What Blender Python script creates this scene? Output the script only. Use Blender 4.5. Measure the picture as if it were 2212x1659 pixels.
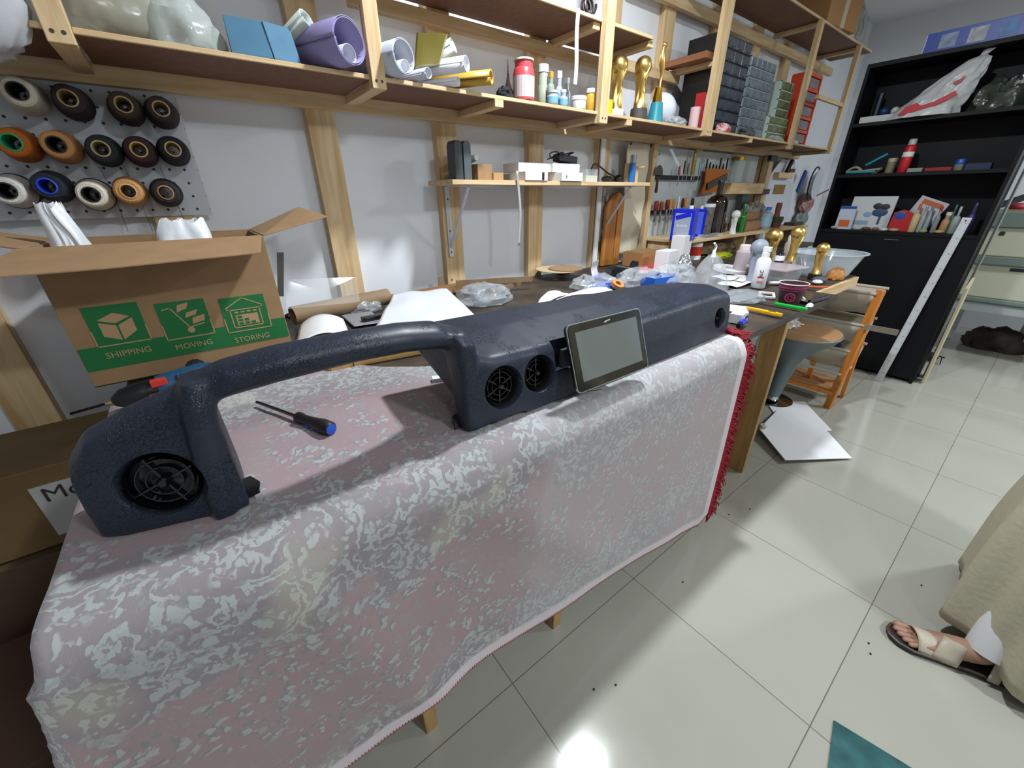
import bpy, bmesh, math, random
from math import pi, sin, cos, radians as RD
from mathutils import Vector as V3, Matrix, noise as NZ
for o in list(bpy.data.objects): bpy.data.objects.remove(o)
SC = bpy.context.scene; COL = SC.collection

# ---------------------------------------------------------------- camera, world, light, exposure
CH = 1.36; FPX = 843.7; PIT, YAW, ROL = .4479, .6476, -.01186
fw = V3((sin(YAW)*cos(PIT), cos(YAW)*cos(PIT), -sin(PIT)))
r0 = V3((cos(YAW), -sin(YAW), 0)); u0 = r0.cross(fw)
rt = r0*cos(ROL) + u0*sin(ROL); up = u0*cos(ROL) - r0*sin(ROL)
cd = bpy.data.cameras.new('camera'); cam = bpy.data.objects.new('camera', cd); COL.objects.link(cam)
cd.sensor_fit = 'HORIZONTAL'; cd.sensor_width = 36; cd.lens = FPX/2212*36; cd.clip_start = .02
cam.matrix_world = Matrix(((rt.x, up.x, -fw.x, 0), (rt.y, up.y, -fw.y, 0), (rt.z, up.z, -fw.z, CH), (0, 0, 0, 1)))
SC.camera = cam
w = bpy.data.worlds.new('world'); SC.world = w; w.use_nodes = True
w.node_tree.nodes['Background'].inputs[0].default_value = (.8, .9, 1, 1)
w.node_tree.nodes['Background'].inputs[1].default_value = .3
LAMPS = [(1.36, .88, 40, .07), (1.1, -1.9, 34, .16), (4.3, -1.5, 38, .16), (-.2, -1.5, 6, .14), (5.6, -1.9, 22, .14)]  # second and fourth are unseen fill lamps, added to brighten walls and soften shadow
for x, y, e, r in LAMPS:
    l = bpy.data.lights.new('lamp_light', 'AREA'); l.shape = 'DISK'; l.size = r*2; l.energy = e; l.color = (.9, .965, 1)
    o = bpy.data.objects.new('lamp_light', l); COL.objects.link(o); o.location = (x, y, 2.86)
vs = SC.view_settings; vs.view_transform = 'Standard'; vs.look = 'None'; vs.exposure = .74; vs.gamma = 1; vs.use_curve_mapping = False

# ---------------------------------------------------------------- placing helpers: where the sight line of a photo pixel meets a real plane
def ray(px, py):
    return (fw*FPX + rt*(px-1106) - up*(py-829.5)).normalized()
def ZP(px, py, z):
    d = ray(px, py); return V3((0, 0, CH)) + d*((z-CH)/d.z)
def YP(px, py, y):
    d = ray(px, py); return V3((0, 0, CH)) + d*(y/d.y)
def XP(px, py, x):
    d = ray(px, py); return V3((0, 0, CH)) + d*(x/d.x)
def proj(P):
    q = V3(P) - V3((0, 0, CH)); k = q.dot(fw); return 1106+FPX*q.dot(rt)/k, 829.5-FPX*q.dot(up)/k, k
def hgt(P, ty):                       # height of an upright thing standing at P whose top reads at row ty
    a, b = 0, 2.
    for i in range(30):
        m = (a+b)/2
        if proj(P+V3((0, 0, m)))[1] > ty: a = m
        else: b = m
    return a
def wid(P, px): return px*proj(P)[2]/FPX

# ---------------------------------------------------------------- materials
def lin(c):
    if isinstance(c, str): c = tuple(int(c[i:i+2], 16) for i in (0, 2, 4))
    return tuple(((v/255)/12.92 if v/255 <= .04045 else (((v/255)+.055)/1.055)**2.4) for v in c)+(1,)
MC = {}
def M(col, rough=.5, metal=0, alpha=1, noise=0, nscale=20, bump=0, bscale=80, coat=0, spec=.5, stretch=None, col2=None, trans=0):
    key = ('%s' % (col,), rough, metal, alpha, noise, nscale, bump, bscale, coat, spec, stretch, '%s' % (col2,), trans)
    if key in MC: return MC[key]
    m = bpy.data.materials.new('mat_%03d' % len(MC)); m.use_nodes = True; nt = m.node_tree; N = nt.nodes; L = nt.links
    b = N['Principled BSDF']; b.inputs['Roughness'].default_value = rough; b.inputs['Metallic'].default_value = metal
    b.inputs['Alpha'].default_value = alpha; b.inputs['Coat Weight'].default_value = coat; b.inputs['Specular IOR Level'].default_value = spec
    b.inputs['Transmission Weight'].default_value = trans
    c = lin(col); b.inputs['Base Color'].default_value = c
    if noise or bump:
        tc = N.new('ShaderNodeTexCoord'); mp = N.new('ShaderNodeMapping'); L.new(tc.outputs['Object'], mp.inputs[0])
        if stretch: mp.inputs['Scale'].default_value = stretch
    if noise or col2:
        if not (noise or bump):
            tc = N.new('ShaderNodeTexCoord'); mp = N.new('ShaderNodeMapping'); L.new(tc.outputs['Object'], mp.inputs[0])
        n = N.new('ShaderNodeTexNoise'); n.inputs['Scale'].default_value = nscale; n.inputs['Detail'].default_value = 4; L.new(mp.outputs[0], n.inputs[0])
        r = N.new('ShaderNodeValToRGB'); L.new(n.outputs[0], r.inputs[0]); L.new(r.outputs[0], b.inputs['Base Color'])
        c2 = lin(col2) if col2 else tuple(v*(1-noise) for v in c[:3])+(1,)
        r.color_ramp.elements[0].position = .36; r.color_ramp.elements[1].position = .62
        r.color_ramp.elements[0].color = c2; r.color_ramp.elements[1].color = c
    if bump:
        n2 = N.new('ShaderNodeTexNoise'); n2.inputs['Scale'].default_value = bscale; n2.inputs['Detail'].default_value = 3; L.new(mp.outputs[0], n2.inputs[0])
        bp = N.new('ShaderNodeBump'); bp.inputs['Strength'].default_value = bump; bp.inputs['Distance'].default_value = .01
        L.new(n2.outputs[0], bp.inputs['Height']); L.new(bp.outputs[0], b.inputs['Normal'])
    MC[key] = m; return m
def wood(axis='x', light='dcc29a', dark='bd9a6a', rough=.6):
    key = ('wood', axis, light, dark)
    if key in MC: return MC[key]
    m = bpy.data.materials.new('wood_'+axis); m.use_nodes = True; nt = m.node_tree; N = nt.nodes; L = nt.links; b = N['Principled BSDF']
    b.inputs['Roughness'].default_value = rough
    tc = N.new('ShaderNodeTexCoord'); mp = N.new('ShaderNodeMapping'); L.new(tc.outputs['Object'], mp.inputs[0])
    mp.inputs['Scale'].default_value = {'x': (1, 14, 14), 'y': (14, 1, 14), 'z': (14, 14, 1)}[axis]
    n = N.new('ShaderNodeTexNoise'); n.inputs['Scale'].default_value = 2.2; n.inputs['Detail'].default_value = 6; n.inputs['Distortion'].default_value = .6; L.new(mp.outputs[0], n.inputs[0])
    r = N.new('ShaderNodeValToRGB'); L.new(n.outputs[0], r.inputs[0]); r.color_ramp.elements[0].position = .3; r.color_ramp.elements[1].position = .65
    r.color_ramp.elements[0].color = lin(dark); r.color_ramp.elements[1].color = lin(light)
    v = N.new('ShaderNodeTexVoronoi'); v.inputs['Scale'].default_value = .8; L.new(mp.outputs[0], v.inputs[0])   # knots
    r2 = N.new('ShaderNodeValToRGB'); L.new(v.outputs['Distance'], r2.inputs[0]); r2.color_ramp.elements[0].position = .03; r2.color_ramp.elements[1].position = .09
    r2.color_ramp.elements[0].color = (.35, .22, .12, 1); r2.color_ramp.elements[1].color = (1, 1, 1, 1)
    mx = N.new('ShaderNodeMixRGB'); mx.blend_type = 'MULTIPLY'; mx.inputs[0].default_value = .8; L.new(r.outputs[0], mx.inputs[1]); L.new(r2.outputs[0], mx.inputs[2])
    L.new(mx.outputs[0], b.inputs['Base Color']); MC[key] = m; return m
WX, WY, WZ = wood('x'), wood('y'), wood('z')
PLY = wood('z', 'b08f5e', '8f6f43')
CARD = M('9c7c5a', .85, noise=.12, nscale=14)
WHITE = M('e8e8ea', .45); BLACK = M('14151a', .35); GOLD = M('e6c477', .33, 1, bump=.08, bscale=35)
CLEAR = M('e6ecf2', .12, alpha=.22, spec=.9); CLEAR2 = M('dfe6ec', .15, alpha=.32, spec=.9)
CHROME = M('c8ccd0', .12, 1); STEEL = M('a9adb2', .32, 1)
RED = M('b3141c', .4); BLUE = M('1233c8', .35)

# ---------------------------------------------------------------- mesh helpers
def rot(rx=0, ry=0, rz=0): return Matrix.Rotation(rz, 4, 'Z') @ Matrix.Rotation(ry, 4, 'Y') @ Matrix.Rotation(rx, 4, 'X')
def TR(x, y, z): return Matrix.Translation((x, y, z))
class MB:
    def __init__(s): s.v = []; s.f = []
    def add(s, vs, fs, m=None):
        k = len(s.v); s.v += [(m @ V3(p)) if m else V3(p) for p in vs]; s.f += [tuple(i+k for i in f) for f in fs]; return s
    def box(s, c, d, r=None, m=None):                    # centre, full size
        x, y, z = [t/2 for t in d]; vs = [(a*x, b*y, e*z) for a in (-1, 1) for b in (-1, 1) for e in (-1, 1)]
        T = TR(*c) @ (r or Matrix()); T = (m @ T) if m else T
        return s.add(vs, [(0, 1, 3, 2), (4, 6, 7, 5), (0, 4, 5, 1), (2, 3, 7, 6), (0, 2, 6, 4), (1, 5, 7, 3)], T)
    def bx(s, a, b):                                      # two corners
        return s.box([(p+q)/2 for p, q in zip(a, b)], [abs(q-p) for p, q in zip(a, b)])
    def lathe(s, prof, n=24, m=None, cap=True):           # prof [(r,z)]
        vs = []; fs = []
        for r, z in prof: vs += [(r*cos(2*pi*i/n), r*sin(2*pi*i/n), z) for i in range(n)]
        for j in range(len(prof)-1):
            for i in range(n): a = j*n+i; b = j*n+(i+1) % n; fs.append((a, b, b+n, a+n))
        if cap:
            if prof[0][0] > 1e-5: fs.append(tuple(range(n))[::-1])
            if prof[-1][0] > 1e-5: fs.append(tuple(range((len(prof)-1)*n, len(prof)*n)))
        return s.add(vs, fs, m)
    def tube(s, pts, r, n=8, m=None, cap=True):
        pts = [V3(p) for p in pts]; k = len(pts); rr = r if isinstance(r, (list, tuple)) else [r]*k; vs = []; fs = []; pa = None
        for i, p in enumerate(pts):
            t = (pts[min(i+1, k-1)]-pts[max(i-1, 0)]).normalized()
            if pa is None: pa = V3((0, 0, 1)) if abs(t.z) < .9 else V3((1, 0, 0))
            a = (pa - t*pa.dot(t)); a = a.normalized() if a.length > 1e-6 else t.orthogonal().normalized(); pa = a; b = t.cross(a)
            vs += [p + (a*cos(2*pi*j/n)+b*sin(2*pi*j/n))*rr[i] for j in range(n)]
        for i in range(k-1):
            for j in range(n): a = i*n+j; b = i*n+(j+1) % n; fs.append((a, b, b+n, a+n))
        if cap: fs += [tuple(range(n))[::-1], tuple(range((k-1)*n, k*n))]
        return s.add(vs, fs, m)
    def prism(s, poly, z0, z1, m=None):
        k = len(poly); vs = [(x, y, z0) for x, y in poly]+[(x, y, z1) for x, y in poly]
        return s.add(vs, [tuple(range(k))[::-1], tuple(range(k, 2*k))]+[(i, (i+1) % k, (i+1) % k+k, i+k) for i in range(k)], m)
    def grid(s, fn, nu, nv, m=None):
        vs = [fn(i/nu, j/nv) for j in range(nv+1) for i in range(nu+1)]; W = nu+1
        return s.add(vs, [(j*W+i, j*W+i+1, (j+1)*W+i+1, (j+1)*W+i) for j in range(nv) for i in range(nu)], m)
    def ball(s, c, r, n=16, m=None):
        r = r if isinstance(r, (tuple, list)) else (r, r, r); h = n//2
        T = TR(*c) @ Matrix.Diagonal((r[0], r[1], r[2], 1)); T = (m @ T) if m else T
        return s.lathe([(sin(pi*j/h) if 0 < j < h else 0, -cos(pi*j/h)) for j in range(h+1)], n, T, False)
    def build(s, name, mat, parent=None, smooth=None, bev=0, thick=0, sub=0, off=-1):
        me = bpy.data.meshes.new(name); bm = bmesh.new()
        k = [bm.verts.new(v) for v in s.v]
        for f in s.f:
            q = []
            for i in f:
                if k[i] not in q: q.append(k[i])
            try:
                if len(q) > 2: bm.faces.new(q)
            except ValueError: pass
        bmesh.ops.remove_doubles(bm, verts=bm.verts, dist=1e-6)
        bmesh.ops.recalc_face_normals(bm, faces=bm.faces)
        bm.to_mesh(me); bm.free(); me.materials.append(mat)
        o = bpy.data.objects.new(name, me); COL.objects.link(o)
        if parent: o.parent = parent
        if smooth is None: smooth = len(s.f) > 40
        if smooth:
            me.polygons.foreach_set('use_smooth', [True]*len(me.polygons))
            try: me.set_sharp_from_angle(angle=RD(38))
            except Exception: pass
        if thick: q = o.modifiers.new('t', 'SOLIDIFY'); q.thickness = thick; q.offset = off
        if bev: q = o.modifiers.new('b', 'BEVEL'); q.width = bev; q.segments = 2; q.limit_method = 'ANGLE'
        if sub: q = o.modifiers.new('s', 'SUBSURF'); q.levels = sub; q.render_levels = sub
        return o
def tag(o, label=None, cat=None, group=None, kind=None):
    for k, v in (('label', label), ('category', cat), ('group', group), ('kind', kind)):
        if v: o[k] = v
    return o
def thing(name, label, cat, loc=(0, 0, 0), rz=0, group=None, rx=0, ry=0):
    o = bpy.data.objects.new(name, None); o.empty_display_size = .05; COL.objects.link(o)
    o.location = loc; o.rotation_euler = (rx, ry, rz); return tag(o, label, cat, group)
def local(t, P):                                         # world point into thing's own frame
    return (TR(*t.location) @ t.rotation_euler.to_matrix().to_4x4()).inverted() @ V3(P)
def struct(name, mb, mat, **k): return tag(mb.build(name, mat, **k), kind='structure')
def copy_tree(o, parent=None):
    c = o.copy(); COL.objects.link(c)
    if parent: c.parent = parent
    for ch in [x for x in list(COL.objects) if x.parent == o]: copy_tree(ch, c)
    return c
def text(s, size, mat, parent, name='lettering', m=None, ext=.0004, align='CENTER', sx=1):
    cu = bpy.data.curves.new(name, 'FONT'); cu.body = s; cu.size = size; cu.extrude = ext; cu.align_x = align; cu.resolution_u = 3
    t = bpy.data.objects.new(name, cu); COL.objects.link(t); dg = bpy.context.evaluated_depsgraph_get(); dg.update()
    me = bpy.data.meshes.new_from_object(t.evaluated_get(dg)); bpy.data.objects.remove(t)
    me.transform((m or Matrix()) @ Matrix.Diagonal((sx, 1, 1, 1))); me.materials.clear(); me.materials.append(mat)
    o = bpy.data.objects.new(name, me); COL.objects.link(o); o.parent = parent; return o
def bake(o, mods):                                        # apply modifiers to the mesh
    dg = bpy.context.evaluated_depsgraph_get(); dg.update()
    me = bpy.data.meshes.new_from_object(o.evaluated_get(dg)); o.modifiers.clear(); o.data = me; return o
# ================================================================ THE ROOM
def floor_mat():
    m = bpy.data.materials.new('floor_tiles'); m.use_nodes = True; nt = m.node_tree; N = nt.nodes; L = nt.links; b = N['Principled BSDF']
    tc = N.new('ShaderNodeTexCoord'); mp = N.new('ShaderNodeMapping'); L.new(tc.outputs['Object'], mp.inputs[0])
    mp.inputs['Location'].default_value = (-1.008, -.555, 0)
    br = N.new('ShaderNodeTexBrick'); br.offset = 0; br.inputs['Scale'].default_value = 1; br.inputs['Brick Width'].default_value = .6; br.inputs['Row Height'].default_value = .6
    br.inputs['Mortar Size'].default_value = .0016; br.inputs['Mortar Smooth'].default_value = .2
    br.inputs['Color1'].default_value = lin('a9a89e'); br.inputs['Color2'].default_value = lin('a5a49a'); br.inputs['Mortar'].default_value = lin('6d6a60')
    L.new(mp.outputs[0], br.inputs[0])
    n = N.new('ShaderNodeTexNoise'); n.inputs['Scale'].default_value = 3; n.inputs['Detail'].default_value = 5; L.new(tc.outputs['Object'], n.inputs[0])
    r = N.new('ShaderNodeValToRGB'); r.color_ramp.elements[0].color = (.88, .87, .85, 1); r.color_ramp.elements[1].color = (1, 1, 1, 1); L.new(n.outputs[0], r.inputs[0])
    mx = N.new('ShaderNodeMixRGB'); mx.blend_type = 'MULTIPLY'; mx.inputs[0].default_value = 1; L.new(br.outputs[0], mx.inputs[1]); L.new(r.outputs[0], mx.inputs[2])
    L.new(mx.outputs[0], b.inputs['Base Color']); b.inputs['Roughness'].default_value = .09
    n2 = N.new('ShaderNodeTexNoise'); n2.inputs['Scale'].default_value = 6; L.new(tc.outputs['Object'], n2.inputs[0])
    mr = N.new('ShaderNodeMapRange'); mr.inputs['To Min'].default_value = .06; mr.inputs['To Max'].default_value = .16; L.new(n2.outputs[0], mr.inputs[0]); L.new(mr.outputs[0], b.inputs['Roughness'])
    return m
YW, XR, XL, YF, ZC = 1.99, 6.5, -1.9, -3.6, 3.0
WALLM = M('e4e7ed', .75, noise=.05, nscale=1.5)
struct('floor', MB().bx((XL-.1, YF-.1, -.1), (XR+.1, YW+.1, 0)), floor_mat())
struct('ceiling', MB().bx((XL-.1, YF-.1, ZC), (XR+.1, YW+.1, ZC+.1)), M('dcdcdc', .8))
struct('wall_back', MB().bx((XL, YW, 0), (XR, YW+.1, ZC)), WALLM)
struct('wall_right', MB().bx((XR, YF, 0), (XR+.1, YW, ZC)), WALLM)
struct('wall_left', MB().bx((XL-.1, YF, 0), (XL, YW, ZC)), M('a9a9ad', .8))
struct('wall_front', MB().bx((XL, YF-.1, 0), (XR, YF, ZC)), M('b9b8b4', .8))
for i, (x, y, e, r) in enumerate(LAMPS):
    t = thing('ceiling_lamp', ['round white ceiling lamp above the workbench', 'round white fill lamp added behind the photographer', 'round white ceiling lamp over the open floor by the bookcase', 'dim round white fill lamp added behind and left of the photographer', 'round white ceiling lamp near the far right of the room'][i], 'lamp', (x, y, ZC), group='round ceiling lamps')
    MB().lathe([(r+.03, -.001), (r+.03, -.06), (r+.01, -.07), (r, -.06)], 32).build('lamp_housing', WHITE, t)
    em = bpy.data.materials.new('diffuser'); em.use_nodes = True; q = em.node_tree.nodes['Principled BSDF']; q.inputs['Emission Color'].default_value = (1, 1, 1, 1); q.inputs['Emission Strength'].default_value = 9
    MB().lathe([(r, -.062), (r, -.066)], 32).build('diffuser', em, t)

# ================================================================ WOODEN WALL SHELVING
sh = thing('wall_shelving', 'pale pine framed wall shelving of studs, posts and brown boards above the workbench', 'shelving', (2, 1.95, 1.7))
def sp(name, a, b, mat, bev=.002):
    q = V3(sh.location); c = V3([(x+y)/2 for x, y in zip(a, b)])
    m = MB().box((0, 0, 0), [abs(y-x) for x, y in zip(a, b)]); o = m.build(name, mat, sh, bev=bev); o.location = c-q; return o
HB = M('7c5a46', .7, noise=.15, nscale=30)
for xc in (-.61, -.04, .53, 1.095, 1.665, 2.24, 2.76, 3.35, 3.95, 4.55, 5.15): sp('stud', (xc-.055, 1.945, .02), (xc+.055, YW, ZC-.02), WZ)
sp('back_rail', (-1.5, 1.91, 1.678), (5.25, 1.945, 1.735), WX)
sp('back_rail', (.7, 1.91, 2.018), (2.22, 1.945, 2.066), WX)
sp('back_rail', (2.3, 1.91, 2.41), (5.5, 1.945, 2.47), WX)
sp('back_rail', (2.3, 1.91, 2.035), (2.9, 1.945, 2.09), WX)
XS = [-.66, -.125, .65, 1.815, 2.83, 4.165, 5.1]
for a, b in ((-1.45, -.15), (-.1, .628), (.676, 1.782), (1.84, 2.79), (2.87, 4.14), (4.19, 5.08)):
    o = sp('shelf_board', (a, 1.625, 1.7275), (b, 1.94, 1.739), HB, 0)
    sp('edge_strip', (a, 1.615, 1.7275), (b, 1.625, 1.741), WX)
sp('shelf_board', (.30, 1.625, 2.085), (2.165, 1.94, 2.097), HB, 0); sp('edge_strip', (.30, 1.615, 2.085), (1.775, 1.625, 2.099), WX); sp('edge_strip', (1.845, 1.615, 2.085), (2.17, 1.625, 2.099), WX)
sp('shelf_board', (2.62, 1.625, 2.525), (5.45, 1.94, 2.537), HB, 0); sp('edge_strip', (2.88, 1.615, 2.525), (5.45, 1.625, 2.539), WX)
posts = [(-.15, -.10, 1.70, 3), (.625, .675, 1.70, 3), (1.78, 1.84, 1.69, 3), (2.79, 2.87, 1.70, 3), (4.14, 4.19, 1.69, 2.54), (5.06, 5.11, 1.70, 2.54)]
screw = M('35302a', .5)
for a, b, z0, z1 in posts:
    p = sp('post', (a, 1.595, z0), (b, 1.63, z1-.02), WZ)
    for k in (.3, .7):
        s = MB().lathe([(.0045, 0), (.0045, -.001)], 10, rot(rx=pi/2)).build('screw', screw, p); s.location = (a+(b-a)*k-(a+b)/2, -.0185, z0+.022-(z0+z1-.02)/2)
for x, z in ((-.15, 1.70), (.628, 1.70), (1.15, 1.70), (1.782, 1.70), (2.02, 1.70), (2.79, 1.70), (3.45, 1.70), (4.14, 1.70), (5.06, 1.70), (1.73, 2.057), (2.15, 2.057), (2.83, 2.075), (2.95, 2.495), (4.17, 2.495), (5.13, 2.495)):
    sp('crossbar', (x, 1.63 if z != 1.70 or x not in (1.15, 2.02, 3.45) else 1.615, z), (x+.045, 1.945, z+.0275), WY)
sp('tie_bar', (4.6, 1.91, 2.06), (5.1, 1.945, 2.10), WX); sp('tie_bar', (4.6, 1.91, 1.93), (5.1, 1.945, 1.96), M('8d8578', .7))
for z in (2.07, 1.93): sp('tie_bar', (4.45, 1.6, z), (5.06, 1.625, z+.03), WX) if z > 2 else None

# lower small shelf on two steel brackets
ss = thing('bracket_shelf', 'narrow pine plank shelf on two white steel brackets', 'shelf', (1.7, 1.94, 1.43))
MB().bx((-.73, -.24, -.02), (.72, -.004, 0)).build('plank', WX, ss, bev=.0015)
for x in (-.63, .56):
    br = MB(); br.bx((x-.013, -.004, -.36), (x+.013, .001, -.02)); br.bx((x-.013, -.22, -.025), (x+.013, -.004, -.0205))
    br.tube([(x, -.21, -.026), (x, -.004, -.31)], .008, 6)
    b = br.build('bracket', M('c9ccd4', .35), ss, bev=.001)
    for z in (-.08, -.23, -.335): q = MB().lathe([(.004, 0), (.004, .001)], 10, TR(x, -.0045, z) @ rot(rx=pi/2)).build('screw', screw, b)

# ================================================================ WORKBENCH
TOPM = M('4b3f36', .5, noise=.5, nscale=6, col2='2c2622', bump=.1)
wb = thing('workbench', 'long workbench with a stained dark brown top on plywood legs', 'workbench', (1.1, 1.2, 0))
def wp(name, a, b, mat, bev=.002, c=None):
    q = V3(wb.location); cc = V3([(x+y)/2 for x, y in zip(a, b)])
    o = MB().box((0, 0, 0), [abs(y-x) for x, y in zip(a, b)]).build(name, mat, wb, bev=bev); o.location = cc-q; return o
wp('bench_top', (-.262, .56, .872), (2.47, 1.94, .9), TOPM)
for x in (.14, .62, 1.55, 2.0): wp('leg', (x, .60, 0), (x+.035, .69, .872), PLY)
for x in (.14, 1.05, 2.2): wp('leg', (x, 1.8, 0), (x+.04, 1.88, .872), PLY)
wp('side_panel', (-.26, .75, .02), (-.245, 1.85, .872), PLY)
wp('back_panel', (-.24, 1.5, .1), (2.4, 1.52, .872), M('6f665a', .8))
# plywood trestle pieces leaning out under the right end
def slab(name, label, pts, th, mat, cat='board'):
    c = sum((V3(p) for p in pts), V3())/len(pts); n = (V3(pts[1])-V3(pts[0])).cross(V3(pts[2])-V3(pts[1])).normalized()*th/2
    k = len(pts); o = MB().add([V3(p)-n-c for p in pts]+[V3(p)+n-c for p in pts], [tuple(range(k))[::-1], tuple(range(k, 2*k))]+[(i, (i+1) % k, (i+1) % k+k, i+k) for i in range(k)]).build(name, mat, bev=.001)
    o.location = c; return tag(o, label, cat)
a = ZP(1589, 956, .012); b = ZP(1622, 968, .012); c = YP(1688, 706, .80); d = YP(1684, 709, .80); 
slab('plywood_board', 'narrow raw plywood board leaning against the dark bench end beside the red fringe', [a, b, YP(1690, 712, b.y+.02), YP(1664, 712, a.y+.02)], .016, PLY)
slab('plywood_sheet', 'dark plywood panel standing under the bench behind the red fringe', [(1.62, .70, .01), (2.12, .82, .01), (2.08, .86, .868), (1.60, .70, .868)], .015, wood('x', '8a6d48', '6c5234'))
# second bench behind the first, pine frame
sb = thing('side_bench', 'far end bench with a brown top and exposed pine frame, holding the clear basin', 'workbench', (2.8, 1.2, 0))
def bp(name, a, b, mat):
    q = V3(sb.location); cc = V3([(x+y)/2 for x, y in zip(a, b)]); o = MB().box((0, 0, 0), [abs(y-x) for x, y in zip(a, b)]).build(name, mat, sb, bev=.002); o.location = cc-q
bp('bench_top', (2.48, .66, .885), (3.12, 1.94, .905), TOPM)
bp('bench_top', (3.12, 1.45, .885), (5.0, 1.94, .905), TOPM)
for x in (3.9, 4.9): bp('leg', (x, 1.5, 0), (x+.045, 1.545, .885), WZ)
bp('edge_rail', (2.48, .64, .845), (3.12, .66, .9), WX); bp('edge_rail', (3.10, .66, .845), (3.12, 1.94, .885), WY)
for x, y in ((3.05, 1.25), (3.05, 1.86), (2.5, 1.86)): bp('leg', (x, y, 0), (x+.045, y+.045, .885), WZ)

# ================================================================ BLACK BOOKCASE
BK = M('080a10', .5, spec=.25)
bc = thing('bookcase', 'tall black bookcase with open shelves over a closed lower front', 'bookcase', (4.15, .765, 0))
hw = .465; D = .32
MB().bx((0, hw-.02, 0), (D, hw, 2.18)).build('side_panel', BK, bc); MB().bx((0, -hw, 0), (D, -hw+.02, 2.18)).build('side_panel', BK, bc)
MB().bx((0, -hw+.02, 2.155), (D, hw-.02, 2.18)).build('top_panel', BK, bc); MB().bx((D-.012, -hw+.02, .02), (D, hw-.02, 2.155)).build('back_panel', BK, bc)
for z in (1.82, 1.485, 1.09): MB().bx((.005, -hw+.02, z-.022), (D-.012, hw-.02, z)).build('shelf', BK, bc)
MB().bx((.003, -hw+.02, .03), (.02, hw-.02, 1.065)).build('door', BK, bc)
MB().bx((-.006, -.06, 1.035), (.0, .02, 1.04)).build('handle', M('8a8a8a', .4, 1), bc)
slab('pale_board', 'pale edge of a board standing against the right side of the black bookcase', [(4.22, .25, 0), (4.34, .25, 0), (4.34, .26, .80), (4.22, .26, .74)], .015, M('b5a98c', .6))
slab('grey_sheet', 'tall narrow grey sheet standing against the right side of the black bookcase', [(4.36, .27, .0), (4.46, .27, 0), (4.46, .27, 2.1), (4.36, .27, 2.1)], .012, M('6f7270', .6), 'sheet')
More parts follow.
